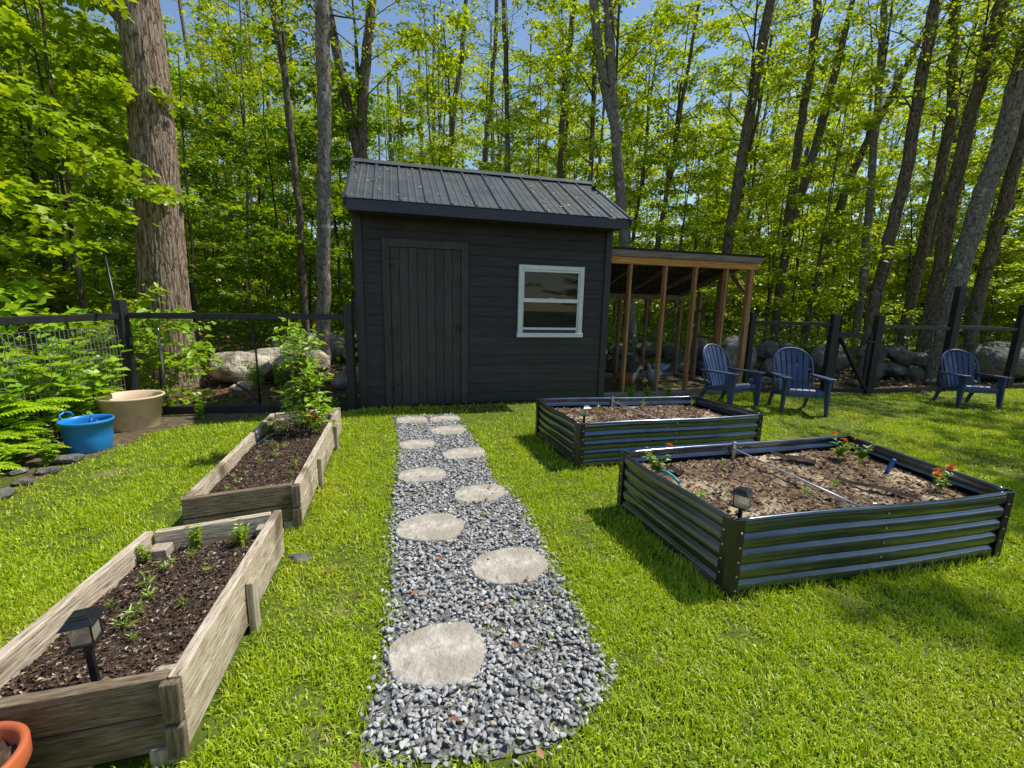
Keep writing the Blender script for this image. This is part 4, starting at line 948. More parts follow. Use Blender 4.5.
    G.add([(w0 + t + .02, -.027, z0 + .115), (w1 - t - .02, -.027, z0 + .115), (w1 - t - .02, -.027, zm - .028), (w0 + t + .02, -.027, zm - .028)], [(0, 1, 2, 3)]); G.build('pane', M['glass'], win)
    # roof
    x0, x1 = -.065, SW + .065; ye, ze, yr, zr = -.397, 2.397, SD / 2, 3.13; yb = SD + .397
    prof = []; x = x0; per = .281
    while x < x1 - .01:
        for dx, h in ((0, 0), (.012, .022), (.030, .022), (.042, 0), (.105, 0), (.113, .006), (.125, .006), (.133, 0), (.185, 0), (.193, .006), (.205, .006), (.213, 0)):
            if x + dx < x1: prof.append((x + dx, h))
        x += per
    prof += [(x1 - .03, 0), (x1 - .022, .022), (x1, .022)]
    Rf = MB(); V = []
    rows = [(ye, ze), (yr, zr), (yb, ze)]
    for y, z in rows:
        for px, h in prof: V.append((px, y, z + h))
    n = len(prof); Fc = []
    for r in range(2):
        for i in range(n - 1): Fc.append((r * n + i, r * n + i + 1, (r + 1) * n + i + 1, (r + 1) * n + i))
    Rf.add(V, Fc)
    V2 = [(px, y, z - .004) for y, z in rows for px in (x0, x1)]
    Rf.add(V2, [(0, 2, 3, 1), (2, 4, 5, 3)])
    for y, z in (rows[0],):
        b = len(Rf.v); Rf.v += [(px, y, z + h) for px, h in prof] + [(px, y, z - .004) for px, h in prof]
        for i in range(n - 1): Rf.f.append((b + i, b + n + i, b + n + i + 1, b + i + 1)); Rf.m.append(0); Rf.sm.append(False)
    roof = Rf.build('roof', M['roofmetal'], SH)
    sl = (zr - ze) / (yr - ye)
    rng = np.random.default_rng(12); nd = 70; u = rng.random(nd); vx = rng.uniform(x0 + .05, x1 - .05, nd)
    Pd = np.stack([vx, ye + (yr - ye) * u, ze + (zr - ze) * u + .012], 1); az = rng.uniform(0, 2 * PI, nd); Dd = unit(np.stack([np.cos(az), np.sin(az), np.sin(az) * sl], 1)); Nd = np.tile(np.array([[0, -sl, 1.]]) / math.hypot(1, sl), (nd, 1)); Ld = rng.uniform(.02, .055, nd)
    VV, TT = leaf_tris(Pd, Dd, Nd, Ld, Ld * .6); od = bpy.data.objects.new('leaf_debris', tris_mesh('leaf_debris', VV, TT, [M['litterpale']])); link(od, roof); od['kind'] = 'stuff'
    C = MB(); C.add([(x0 - .01, yr - .12, zr - .12 * sl + .030), (x1 + .01, yr - .12, zr - .12 * sl + .030), (x1 + .01, yr, zr + .036), (x0 - .01, yr, zr + .036), (x1 + .01, yr + .12, zr - .12 * sl + .030), (x0 - .01, yr + .12, zr - .12 * sl + .030)], [(0, 1, 2, 3), (3, 2, 4, 5)])
    C.build('ridge_cap', M['roofmetal'], roof)
    for xx in (x0 - .012, x1 - .004):
        T = MB(); T.beam((xx + .008, ye, ze - .055), (xx + .008, yr, zr - .055), .022, .10); T.beam((xx + .008, yb, ze - .055), (xx + .008, yr, zr - .055), .022, .10); T.build('rake_board', M['fascia'], roof)
    for ya in (ye + .012, yb - .034):
        Fa = MB(); Fa.span((x0 + .012, ya, ze - .125), (x1 - .008, ya + .022, ze - .008)); Fa.build('fascia', M['fascia'], roof, bevel=.002)
    So = MB(); So.span((x0 + .02, ye + .036, ze - .10), (x1 - .02, -.02, ze - .085)); So.span((x0 + .02, SD + .02, ze - .10), (x1 - .02, yb - .036, ze - .085)); So.build('soffit', M['trimdark'], roof)
    Fx = MB()
    for i in range(12):
        px = x0 + .020 + i * per
        for f in (.06, .3, .55, .8):
            y = ye + (yr - ye) * f; z = ze + (zr - ze) * f; Fx.lathe([(.0, .027), (.004, .026), (.0055, .022)], 8, (px + .048, y, z - .021))
    Fx.build('roof_screw', M['zinc'], roof)
shed()

# ------------------------------------------------------------------ chicken run (lean-to)
CR = empty('chicken_run', (1.30, 6.20, 0), YAW, 'open lean-to chicken run of bare lumber posts against the shed', 'chicken run')
def run():
    Wd, Dp, hf, hb = 2.60, 1.68, 1.90, 1.46
    def post(x, y, z1, w=.036, d=.08, mat='lumber', z0=.06):
        m = MB(); m.span((x - w / 2, y - d / 2, z0), (x + w / 2, y + d / 2, z1)); m.build('post', M[mat], CR, bevel=.003)
    for x in (.34, .90, 1.40, 1.93): post(x, .04, hf)
    post(2.37, .04, hf, .07, .085)
    post(2.37, .62, hf - .16, .05, .08); post(2.37, 1.15, hf - .30, .05, .08, 'lumberold')
    for x in (.05, .55, 1.1, 1.65, 2.0, 2.37): post(x, Dp, hb, .05, .07, 'lumberold')
    b = MB(); b.span((.0, -.004, hf + .001), (2.46, .075, hf + .095)); b.build('beam', M['lumberx'], CR, bevel=.003)
    b = MB(); b.span((0, Dp - .03, hb + .001), (2.42, Dp + .03, hb + .09)); b.build('beam', M['lumberold'], CR, bevel=.003)
    b = MB(); b.span((.0, -.030, hf + .098), (2.50, -.006, hf + .185)); b.build('fascia', M['greyboard'], CR, bevel=.003)
    r = MB(); V = [(-.0, -.05, hf + .19), (2.53, -.05, hf + .19), (2.53, Dp + .25, hb + .05), (0, Dp + .25, hb + .05)]
    r.add(V + [(x, y, z + .022) for x, y, z in V], [(0, 3, 2, 1), (4, 5, 6, 7), (0, 1, 5, 4), (1, 2, 6, 5), (2, 3, 7, 6), (3, 0, 4, 7)])
    r.build('roof', M['darkroof'], CR)
    for x in (.05, .6, 1.2, 1.8, 2.34):
        m = MB(); m.beam((x, 0.09, hf + .13), (x, Dp + .1, hb + .075), .04, .085); m.build('rafter', M['lumberold'], CR)
    s = MB(); s.span((.0, -.02, 0), (2.44, .055, .085)); s.span((2.33, .056, 0), (2.415, Dp, .08)); s.span((0, Dp - .04, 0), (2.44, Dp + .04, .09)); s.build('sill', M['greyboard'], CR, bevel=.004)
    m = MB(); m.beam((2.37, .085, 1.55), (2.37, .42, hf - .05), .04, .06); m.build('brace', M['lumberold'], CR)
    m = MB(); m.tube([(1.75, 1.62, .75), (1.85, 1.60, 1.0), (2.05, 1.55, 1.25), (2.3, 1.5, 1.42)], [.03, .032, .03, .028], 8); m.build('roost_branch', M['lumberold'], CR)
    for z in (.80, 1.25):
        m = MB(); m.span((2.355, .66, z), (2.385, 1.11, z + .05)); m.build('rail', M['lumberold'], CR)
    f = MB(); f.add([(0.01, .06, .018), (2.32, .06, .018), (2.32, Dp - .05, .018), (0.01, Dp - .05, .018)], [(0, 1, 2, 3)]); f.build('floor', M['dirt'], CR)
    # fine hexagonal-style netting between the posts, drawn as thin wires
    w = MB()
    for k in range(24):
        x = .03 + k * .0985
        w.beam((x, .0, .09), (x, .0, hf), .0012, .0012)
    for k in range(18):
        z = .12 + k * .1; w.beam((.02, .001, z), (2.34, .001, z), .0012, .0012)
    w.build('wire_netting', M['wiredark'], CR)
run()
def at_run(x, y): c, s = math.cos(YAW), math.sin(YAW); return (1.30 + x * c - y * s, 6.20 + x * s + y * c)

def hen(loc, rz, label, body, neck, s=1.0):
    t = empty('hen', (*loc, .018), rz, label, 'hen'); t.scale = (s, s, s)
    # one continuous body: tail, breast, neck and head as swept rings along x
    ring = [(-.20, .245, .004, .006), (-.175, .24, .032, .03), (-.13, .20, .058, .066), (-.07, .172, .080, .092), (0, .162, .090, .102), (.06, .17, .082, .096), (.105, .195, .062, .078), (.135, .23, .042, .05), (.15, .275, .032, .036), (.162, .315, .028, .031), (.182, .338, .026, .027), (.203, .336, .017, .018), (.214, .333, .004, .006)]
    V = []; n = 14
    for x, z, w, h in ring:
        for i in range(n): a = 2 * PI * i / n; V.append((x, w * math.cos(a), z + h * math.sin(a)))
    F = [(k * n + i, k * n + (i + 1) % n, (k + 1) * n + (i + 1) % n, (k + 1) * n + i) for k in range(len(ring) - 1) for i in range(n)]
    F += [tuple(reversed(range(n))), tuple((len(ring) - 1) * n + i for i in range(n))]
    b = MB(); b.add(V, F, 0, True)
    for k in range(len(ring) - 1):
        if k >= 6:
            for i in range(n): b.m[k * n + i] = 1
    b.build('body', [body, neck], t)
    for sgn in (-1, 1):
        wg = MB(); prof = [(.07, .19, .01), (.05, .215, .05), (-.02, .215, .06), (-.10, .205, .045), (-.16, .195, .012)]
        V = []; 
        for x, z, hh in prof: V += [(x, sgn * .070, z + hh * .5), (x, sgn * .090, z), (x, sgn * .074, z - hh * .9)]
        wg.add(V, [(k * 3 + a, k * 3 + a + 1, k * 3 + a + 4, k * 3 + a + 3) for k in range(4) for a in (0, 1)], 0, True); wg.build('wing', body, t)
        lg = MB(); lg.tube([(.0, sgn * .035, .10), (.012, sgn * .035, .06), (.0, sgn * .035, .012)], [.013, .008, .006], 7)
        for da in (-.5, 0, .5): lg.tube([(0, sgn * .035, .008), (.05 * math.cos(da), sgn * .035 + .05 * math.sin(da), .005)], [.005, .003], 5)
        lg.tube([(0, sgn * .035, .008), (-.025, sgn * .035, .005)], [.005, .003], 5); lg.build('leg', M['beak'], t)
        e = MB(); e.lathe([(0, -.005), (.004, -.003), (.005, 0), (.004, .003), (0, .005)], 8, (.192, sgn * .024, .345)); e.build('eye', M['eye'], t)
    tf = MB()
    for k in range(6):
        a = (k - 2.5) * .14; tf.add([(-.17, a * .12, .22), (-.24, a * .3 - .012, .30 + .01 * (k % 2)), (-.27, a * .36, .335), (-.24, a * .3 + .012, .28)], [(0, 1, 2, 3)])
    tf.build('tail', body, t)
    c = MB(); V = []
    pr = [(.160, .352), (.165, .378), (.173, .364), (.180, .385), (.187, .366), (.195, .380), (.203, .358), (.205, .345)]
    for x, z in pr: V += [(x, -.004, z), (x, .004, z)]
    nb = [(.160, .340), (.205, .340)]
    F = [(2 * k, 2 * k + 2, 2 * k + 3, 2 * k + 1) for k in range(len(pr) - 1)] + [tuple(2 * k for k in range(len(pr))), tuple(2 * k + 1 for k in reversed(range(len(pr))))]
    c.add(V, F); c.tube([(.208, 0, .325), (.208, 0, .300)], [.008, .010], 6); c.build('comb', M['comb'], t)
    bk = MB(); bk.tube([(.210, 0, .334), (.236, 0, .327)], [.009, .001], 6); bk.build('beak', M['beak'], t)
    return t
hx = at_run(.60, .40); hen(hx, -.55, 'rust brown hen with pale breast inside the chicken run', M['hen'], M['henwhite'], 1.15)
hx = at_run(1.22, .62); hen(hx, -2.3, 'pale blue-grey hen behind the second post of the run', M['hengrey'], M['hengrey'], 1.15)

# ------------------------------------------------------------------ fences
def fence_rail(root, name, p0, p1, w, h, mat='fence'):
    o = root.location; return plank(name, p0, p1, h, w, M[mat], root, off=o, bev=.004)
def fence_post(root, x, y, h, w=.09, name='post'):
    o = root.location; m = MB(); m.span((x - w / 2, y - w / 2, -.05), (x + w / 2, y + w / 2, h)); return m.build(name, M['fence'], root, bevel=.006, off=o)
def mesh_wire(root, p0, p1, z0, z1, dx, dz, r, mat, name='wire_mesh'):
    p0, p1 = Vector((*p0, 0)), Vector((*p1, 0)); L = (p1 - p0).length; n = int(L / dx); m = MB()
    for i in range(n + 1):
        p = p0.lerp(p1, i / n); m.beam(p + Vector((0, 0, z0)), p + Vector((0, 0, z1)), r, r, up=(0, 1, 0))
    k = int((z1 - z0) / dz)
    for j in range(k + 1): z = z0 + (z1 - z0) * j / k; m.beam(p0 + Vector((0, .003, z)), p1 + Vector((0, .003, z)), r, r)
    return m.build(name, M[mat], root, off=root.location)

FL = empty('garden_fence', (-4.2, 4.72, 0), 0, 'black rail fence with pale welded wire panel behind the ferns', 'fence')
fence_post(FL, -4.2, 4.72, 1.27, .095)
fence_post(FL, -3.62, 1.5, 1.27, .10)
fence_rail(FL, 'rail', (-4.19, 4.66, 1.10), (-3.62, 1.45, 1.09), .05, .065)
mesh_wire(FL, (-4.17, 4.62), (-3.63, 1.56), .06, 1.0, .048, .10, .0042, 'wire')
FB = empty('garden_fence', (-3.0, 4.95, 0), 0, 'black rail fence with thin wire between corner post and shed', 'fence')
fence_rail(FB, 'rail', (-4.14, 4.735, 1.105), (-1.98, 5.165, 1.125), .05, .065)
fence_rail(FB, 'bottom_board', (-4.14, 4.735, .05), (-1.98, 5.165, .05), .04, .09)
fence_post(FB, -1.93, 5.18, 1.27, .09)
mesh_wire(FB, (-4.13, 4.742), (-1.99, 5.165), .10, 1.06, .07, .10, .0018, 'wiredark')
FR_ = empty('garden_fence', (4.4, 7.0, 0), 0, 'short black fence section between the chicken run and gate', 'fence')
fence_post(FR_, 3.74, 6.92, 1.27, .075)
fence_rail(FR_, 'rail', (3.79, 6.925, 1.12), (5.02, 7.0, 1.11), .04, .058)
fence_rail(FR_, 'bottom_board', (3.79, 6.925, .05), (5.02, 7.0, .05), .04, .08)
mesh_wire(FR_, (3.79, 6.93), (5.02, 7.0), .10, 1.07, .10, .10, .0016, 'wiredark')
GT = empty('garden_gate', (5.42, 7.0, 0), 0, 'black wooden garden gate with one diagonal brace and wire infill', 'gate')
def gate():
    o = GT.location
    a = fence_post(GT, 5.08, 7.0, 1.27, .105); b = fence_post(GT, 5.78, 7.0, 1.27, .105)
    f = MB(); f.beam((5.14, 7.0, .95), (5.72, 7.0, .95), .04, .07); f.beam((5.14, 7.0, .06), (5.72, 7.0, .06), .04, .07)
    f.span((5.14, 6.981, .095), (5.20, 7.019, .914)); f.span((5.66, 6.981, .095), (5.72, 7.019, .914)); f.build('frame', M['fence'], GT, bevel=.003, off=o)
    d = MB(); d.beam((5.18, 6.965, .90), (5.69, 6.965, .10), .028, .075, up=(0, 1, 0)); d.build('brace', M['fence'], GT, off=o)
    mesh_wire(GT, (5.2, 7.0), (5.66, 7.0), .10, .91, .07, .1, .0016, 'wiredark')
    h = MB(); h.span((5.60, 6.935, .84), (5.74, 6.95, .87)); h.build('latch', M['lampblack'], GT, off=o)
gate()
FX = empty('garden_fence', (7.36, 7.4, 0), 0, 'black rail fence with tall post running right from the gate', 'fence')
fence_post(FX, 7.36, 7.4, 1.76, .11); fence_post(FX, 8.93, 7.8, 1.50, .10); fence_post(FX, 10.6, 8.2, 1.3, .10)
for a, b in (((5.84, 7.01), (7.30, 7.385)), ((7.42, 7.415), (8.87, 7.785)), ((8.99, 7.815), (10.54, 8.19))):
    fence_rail(FX, 'rail', (*a, 1.10), (*b, 1.07), .04, .058); fence_rail(FX, 'bottom_board', (*a, .05), (*b, .05), .04, .08)
    mesh_wire(FX, a, b, .10, 1.05, .10, .10, .0016, 'wiredark')

# stakes by the back-left fence
def stake(x, y, h, r, mat, label, lean=(0, 0)):
    m = MB(); m.tube([(0, 0, -.1), (lean[0] * .5, lean[1] * .5, h / 2), (lean[0], lean[1], h)], r, 8)
    m.tube([(lean[0] * .98, lean[1] * .98, h), (lean[0], lean[1], h + .012)], [r * 1.3, r * .4], 8)
    o = m.build('garden_stake', M[mat], loc=(x, y, 0)); tag(o, label, 'stake')
stake(-4.03, 4.98, 1.05, .012, 'wire', 'pale metal stake behind the fence next to the corner post')
stake(-3.02, 5.12, .95, .011, 'lampblack', 'dark metal stake behind the fence between the pale boulders')
stake(-4.35, 4.95, 1.75, .012, 'lampblack', 'thin dark pole tilting left above the fence corner post', (-.14, 0))
db = MB(); db.tube([(0, 0, 0), (-.13, .02, .12), (-.27, .03, .21), (-.36, .05, .26)], [.017, .014, .010, .005], 7); db.tube([(-.13, .02, .12), (-.17, .06, .2)], [.008, .003], 6)
o = db.build('dead_branch', M['deadwood'], loc=(-2.98, 5.02, .12)); tag(o, 'dark dead branch leaning on the fence before the boulders', 'branch')

# ------------------------------------------------------------------ metal raised beds
def soil_grid(q, zc, amp, seed, nx=64, ny=40, mound=.03, inset=0.0):
    rng = np.random.default_rng(seed); V = []
    for j in range(ny):
        for i in range(nx):
            u, v = i / (nx - 1), j / (ny - 1); p = bil(q, u, v); V.append((p[0], p[1], 0, u, v))
    V = np.array(V); nzv = fbm(np.stack([V[:, 0] * 9, V[:, 1] * 9, np.zeros(len(V))], 1), 4, seed) - .5
    n2 = fbm(np.stack([V[:, 0] * 2.2, V[:, 1] * 2.2, np.ones(len(V))], 1), 3, seed + 5) - .5
    V[:, 2] = zc + amp * nzv + mound * 1.6 * n2 + mound * (np.sin(PI * V[:, 3]) * np.sin(PI * V[:, 4])) ** .6
    a = (np.arange(ny - 1)[:, None] * nx + np.arange(nx - 1)[None]).ravel()
    T = np.concatenate([np.stack([a, a + 1, a + 1 + nx], 1), np.stack([a, a + 1 + nx, a + nx], 1)])
    return V, T
def soil_part(root, q, zc, amp, seed, mat, chipmat, nch, mound, ls=.03, lab=None, skirt=True):
    V, T = soil_grid(q, zc, amp, seed, mound=mound); off = np.array(root.location)
    so = bpy.data.objects.new('soil', tris_mesh('soil', V[:, :3] - off, T, [mat], smooth=True)); link(so, root)
    rng = np.random.default_rng(seed + 1); u, v = rng.uniform(.01, .99, nch), rng.uniform(.01, .99, nch)
    P = np.stack([bil(q, a, b) for a, b in zip(u, v)]); nx, ny = 64, 40
    Z = V[(np.round(v * (ny - 1)).astype(int) * nx + np.round(u * (nx - 1)).astype(int)), 2] + rng.uniform(-.002, .008, nch)
    az = rng.uniform(0, 2 * PI, nch); D = unit(np.stack([np.cos(az), np.sin(az), rng.normal(0, .3, nch)], 1)); Nn = unit(np.stack([rng.normal(0, .5, nch), rng.normal(0, .5, nch), np.ones(nch)], 1))
    Ls = ls * rng.uniform(.35, 1.25, nch); LV, LT = leaf_tris(np.concatenate([P, Z[:, None]], 1) - off - D * (Ls * .5)[:, None], D, Nn, Ls, Ls * rng.uniform(.25, .6, nch), fold=.35)
    c = bpy.data.objects.new('wood_chips', tris_mesh('wood_chips', LV, LT, [chipmat])); link(c, so); c['kind'] = 'stuff'
    return so, (lambda uu, vv: float(V[int(round(vv * (ny - 1))) * nx + int(round(uu * (nx - 1))), 2]))

def metal_bed(Q, h, label, seed, soilz, board=False, rod_u=.5):
    c = np.mean([np.array(p) for p in Q], 0); root = empty('metal_raised_bed', (c[0], c[1], 0), 0, label, 'raised bed', 'black corrugated steel raised beds'); off = root.location
    zs = np.linspace(.02, h - .012, 74)
    per = (h - .03) / 4.6
    def outw(z):
        ph = ((h - .035) - z) / per; u = 2 * (ph + .5 - math.floor(ph + .5)) - 1
        return .021 * math.sqrt(max(0, 1 - u * u * .985))
    rng = random.Random(seed)
    for e in range(4):
        A, B = np.array(Q[e]), np.array(Q[(e + 1) % 4]); d = (B - A) / np.linalg.norm(B - A); nrm = np.array([d[1], -d[0]]); L = np.linalg.norm(B - A)
        a, b = A + d * .035, B - d * .035; mb = MB(); V = []; nseg = 24
        for z in zs:
            o_ = outw(z)
            for s in range(nseg + 1):
                p = a + (b - a) * s / nseg; bow = .010 * math.sin(PI * s / nseg) + .004 * math.sin(5.1 * s / nseg + e + z * 9); q = p + nrm * (o_ + bow - .024 + .0012 * math.sin(s * 2.7 + z * 31 + e * 2)); V.append((q[0], q[1], z + .004 * math.sin(2.2 * PI * s / nseg + e)))
        m = nseg + 1
        F = [(k * m + s, k * m + s + 1, (k + 1) * m + s + 1, (k + 1) * m + s) for k in range(len(zs) - 1) for s in range(nseg)]
        mb.add(V, F, 0, True)
        # inner face of the same sheet, 2 mm in, so both sides read as metal
        mb.add([(x - nrm[0] * .002, y - nrm[1] * .002, z) for x, y, z in V], [tuple(reversed(f)) for f in F], 0, True)
        pn = mb.build('side_panel', M['blackmetal'], root, off=off)
        rm = MB(); pts = []
        for s in range(nseg + 1):
            p = a + (b - a) * s / nseg; bow = .010 * math.sin(PI * s / nseg) + .004 * math.sin(5.1 * s / nseg + e + h * 9); q = p + nrm * (bow - .014); pts.append((q[0], q[1], h - .008 + .004 * math.sin(2.2 * PI * s / nseg + e)))
        rm.tube(pts, .0125, 10); rm.build('rim', M['blackmetal'], pn, off=off)
        bl = MB()
        for t in ((.5,) if L > 1.2 else ()):
            for k in range(4):
                z = h - .035 - per * k; p = a + (b - a) * t + nrm * (.021 + .010 - .024); V_ = Vector((p[0], p[1], z)); bl.tube([V_, V_ + Vector((nrm[0] * .006, nrm[1] * .006, 0))], [.006, .004], 8)
        for t0, sg in ((.0, 1), (1., -1)):
            for k in range(5):
                z = h - .06 - per * .92 * k
                if z < .03: continue
                p = A + (B - A) * t0 + d * sg * .046 + nrm * .002; V_ = Vector((p[0], p[1], z)); bl.tube([V_, V_ + Vector((nrm[0] * .005, nrm[1] * .005, 0))], [.006, .004], 8)
        bl.build('bolt', M['zinc'], pn, off=off)
    for e in range(4):
        P, A, B = np.array(Q[e]), np.array(Q[e - 1]), np.array(Q[(e + 1) % 4]); d1 = (A - P) / np.linalg.norm(A - P); d2 = (B - P) / np.linalg.norm(B - P)
        n1 = np.array([-d1[1], d1[0]]); n1 = n1 if n1 @ d2 < 0 else -n1; n2 = np.array([-d2[1], d2[0]]); n2 = n2 if n2 @ d1 < 0 else -n2
        prof = [P + d1 * .062 + n1 * .003, P + d1 * .02 + n1 * .004, P + d2 * .02 + n2 * .004, P + d2 * .062 + n2 * .003]
        inn = [P + d2 * .062 - n2 * .004, P + d2 * .022 - n2 * .001 + d1 * .004, P + d1 * .022 - n1 * .001 + d2 * .004, P + d1 * .062 - n1 * .004]
        ring = prof + inn; mb = MB(); V = [(p[0], p[1], z) for z in (0, h + .004) for p in ring]; k = len(ring)
        mb.add(V, [(i, (i + 1) % k, k + (i + 1) % k, k + i) for i in range(k)] + [tuple(range(k, 2 * k)), tuple(reversed(range(k)))]); mb.build('corner_post', M['postmetal'], root, off=off, bevel=.001, seg=1)
    ins = [np.array(p) for p in quad_expand(Q, -.035)]
    so, zf = soil_part(root, ins, soilz, .045, seed, M['soilbrown'], M['chipsb'], 4600, .028, .030)
    # cross rod with its bracket plates
    a = bil(Q, rod_u, .985); b = bil(Q, rod_u, .015); r = MB(); r.tube([(a[0], a[1], h - .035), (b[0], b[1], h - .035)], .0055, 8); r.build('cross_rod', M['rodwhite'], root, off=off)
    for p in (a, b):
        k = MB(); k.box((p[0], p[1], h - .045), (.022, .012, .12)); k.build('rod_bracket', M['zinc'], root, off=off, bevel=.002)
    if board:
        A, B = np.array(Q[3]), np.array(Q[0]); plank('base_board', (A[0] + .05, A[1] - .03, .025), (B[0], B[1] + .06, .025), .06, .025, M['wooddark'], root, off=(off[0] + .02, off[1], 0))
    return root, ins, zf
MNr, MNi, MNz = metal_bed(MN, .385, 'nearer black corrugated steel raised bed with marigolds and bark mulch', 301, .285, board=True, rod_u=.46)
MFr, MFi, MFz = metal_bed(MF, .385, 'farther black corrugated steel raised bed nearest the shed wall', 302, .285, rod_u=.46)

# odds and ends lying in the nearer bed
def obj_at(x, y, z, name, mb, mat, label, cat, rz=0, bevel=0, group=None):
    o = mb.build(name, mat, loc=(x, y, z), rot=(0, 0, rz), bevel=bevel); tag(o, label, cat, group); return o
m = MB(); m.lathe([(.011, 0), (.013, .003), (.013, .105), (.011, .108), (.011, .02)], 14); o = obj_at(2.44, 2.70, .285, 'plastic_tube', m, M['bluetube'], 'short blue plastic tube standing in the nearer metal bed', 'tube'); o.rotation_euler = (.18, .2, 0)
def bark_slab(L, W, T, seed):
    m = MB(); n = 9; V = []
    rg = random.Random(seed)
    for i in range(n):
        x = -L / 2 + L * i / (n - 1); w = W * (.5 + .12 * rg.uniform(-1, 1)) * (1 - .35 * abs(i - n / 2) / (n / 2)); z = .006 * math.sin(i * 1.3 + seed)
        V += [(x, -w, z), (x, 0, z + T * .9), (x, w, z), (x, 0, z - T * .2)]
    F = [(k * 4 + a, k * 4 + (a + 1) % 4, (k + 1) * 4 + (a + 1) % 4, (k + 1) * 4 + a) for k in range(n - 1) for a in range(4)] + [(3, 2, 1, 0), tuple((n - 1) * 4 + i for i in range(4))]
    m.add(V, F); return m
obj_at(1.93, 2.86, .318, 'bark_slab', bark_slab(.26, .07, .022, 1), M['deadwood'], 'dark flat bark slab behind the cross rod in the nearer bed', 'bark piece', -.55)
obj_at(2.09, 2.37, .322, 'bark_slab', bark_slab(.36, .045, .016, 2), M['deadwood'], 'long dark bark strip near the front of the nearer bed', 'bark piece', -.72)
obj_at(1.02, 2.58, .322, 'bark_slab', bark_slab(.12, .06, .018, 3), M['deadwood'], 'small dark bark piece beside the left marigold', 'bark piece', -1.0)
m = MB(); m.tube([(0, 0, 0), (.03, -.06, .012), (.05, -.13, .006), (.055, -.19, .0)], .010, 10); obj_at(.915, 2.56, .325, 'plant_sleeve', m, M['teal'], 'short teal plastic strip by the left marigold', 'plastic strip')

# ------------------------------------------------------------------ weathered wooden beds
def wood_bed(Q, h, label, seed, nst, soilz, group='weathered wooden raised beds'):
    c = np.mean([np.array(p) for p in Q], 0); root = empty('wooden_raised_bed', (c[0], c[1], 0), 0, label, 'raised bed', group); off = root.location
    FLc, FRc, BRc, BLc = [np.array(p) for p in Q]; t = .036
    def inw(a, b): d = (b - a) / np.linalg.norm(b - a); return np.array([-d[1], d[0]]), d
    zc = h / 2 + .02
    n, d = inw(FLc, FRc); a = FLc + n * t / 2; b = FRc + n * t / 2 - d * .038
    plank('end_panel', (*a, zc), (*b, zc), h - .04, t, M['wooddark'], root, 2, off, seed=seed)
    n2, d2 = inw(FRc, BRc); a = FRc + n2 * t / 2; b = BRc + n2 * t / 2
    plank('side_panel', (*a, zc), (*b, zc), h - .04, t, M['wood'], root, 2, off, seed=seed + 1)
    n3, d3 = inw(BRc, BLc); a = BRc + n3 * t / 2 + d3 * .04; b = BLc + n3 * t / 2 - d3 * .04
    plank('end_panel', (*a, zc), (*b, zc), h - .04, t, M['wood'], root, 2, off, seed=seed + 2)
    n4, d4 = inw(BLc, FLc); a = BLc + n4 * t / 2; b = FLc + n4 * t / 2 - d4 * .04
    plank('side_panel', (*a, zc), (*b, zc), h - .04, t, M['wood'], root, 2, off, seed=seed + 3)
    # short trim piece capping the board ends at the front right corner
    p = FRc - n * .014 - d * .004
    for k, (z0, z1) in enumerate(((.02, h * .48), (h * .50, h - .004))):
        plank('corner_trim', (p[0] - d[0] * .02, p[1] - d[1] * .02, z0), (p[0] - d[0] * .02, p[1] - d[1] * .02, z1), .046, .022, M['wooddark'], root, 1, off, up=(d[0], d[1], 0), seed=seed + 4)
    # foot under the front corner and stakes along the right side
    f = FRc + n * .06 - d * .06
    plank('foot', (f[0] - n[0] * .045, f[1] - n[1] * .045, -.02), (f[0] - n[0] * .045, f[1] - n[1] * .045, .055), .07, .05, M['endgrain'], root, 1, off, up=(d[0], d[1], 0))
    for u in nst:
        p = FRc + (BRc - FRc) * u - n2 * .014; plank('stake', (p[0], p[1], -.02), (p[0], p[1], h - .05), .055, .026, M['endgrain'], root, 1, off, up=(d2[0], d2[1], 0), seed=seed + 7)
    for (P, s1, s2) in ((BLc, n3, n4), (FRc, n, n2), (BRc, n2, n3), (FLc, n4, n)):
        p = P + (s1 + s2) * .072; m = MB(); 
        plank('corner_block', (p[0], p[1], .05), (p[0], p[1], h - .045), .072, .07, M['endgrain'], root, 1, off, up=(d[0], d[1], 0))
    ins = [np.array(p) for p in quad_expand(Q, -.05)]
    so, zf = soil_part(root, ins, soilz, .03, seed, M['soil'], M['chips'], 7500 if seed == 401 else 9500, .02, .0185)
    return root, ins, zf
WNr, WNi, WNz = wood_bed(WNQ, .275, 'nearer weathered wooden raised bed with seedlings in dark mulch', 401, (.50,), .175)
WFr, WFi, WFz = wood_bed(WFQ, .275, 'farther weathered wooden raised bed with the tall leafy bush', 402, (.30, .74), .185)
m = MB(); m.tube([(0, 0, 0), (.03, .08, .03), (.035, .17, .035), (.01, .26, .0)], .006, 8); obj_at(-1.98, 3.28, .195, 'irrigation_tube', m, M['hose'], 'thin grey tube arching out of the farther wooden bed', 'tube')

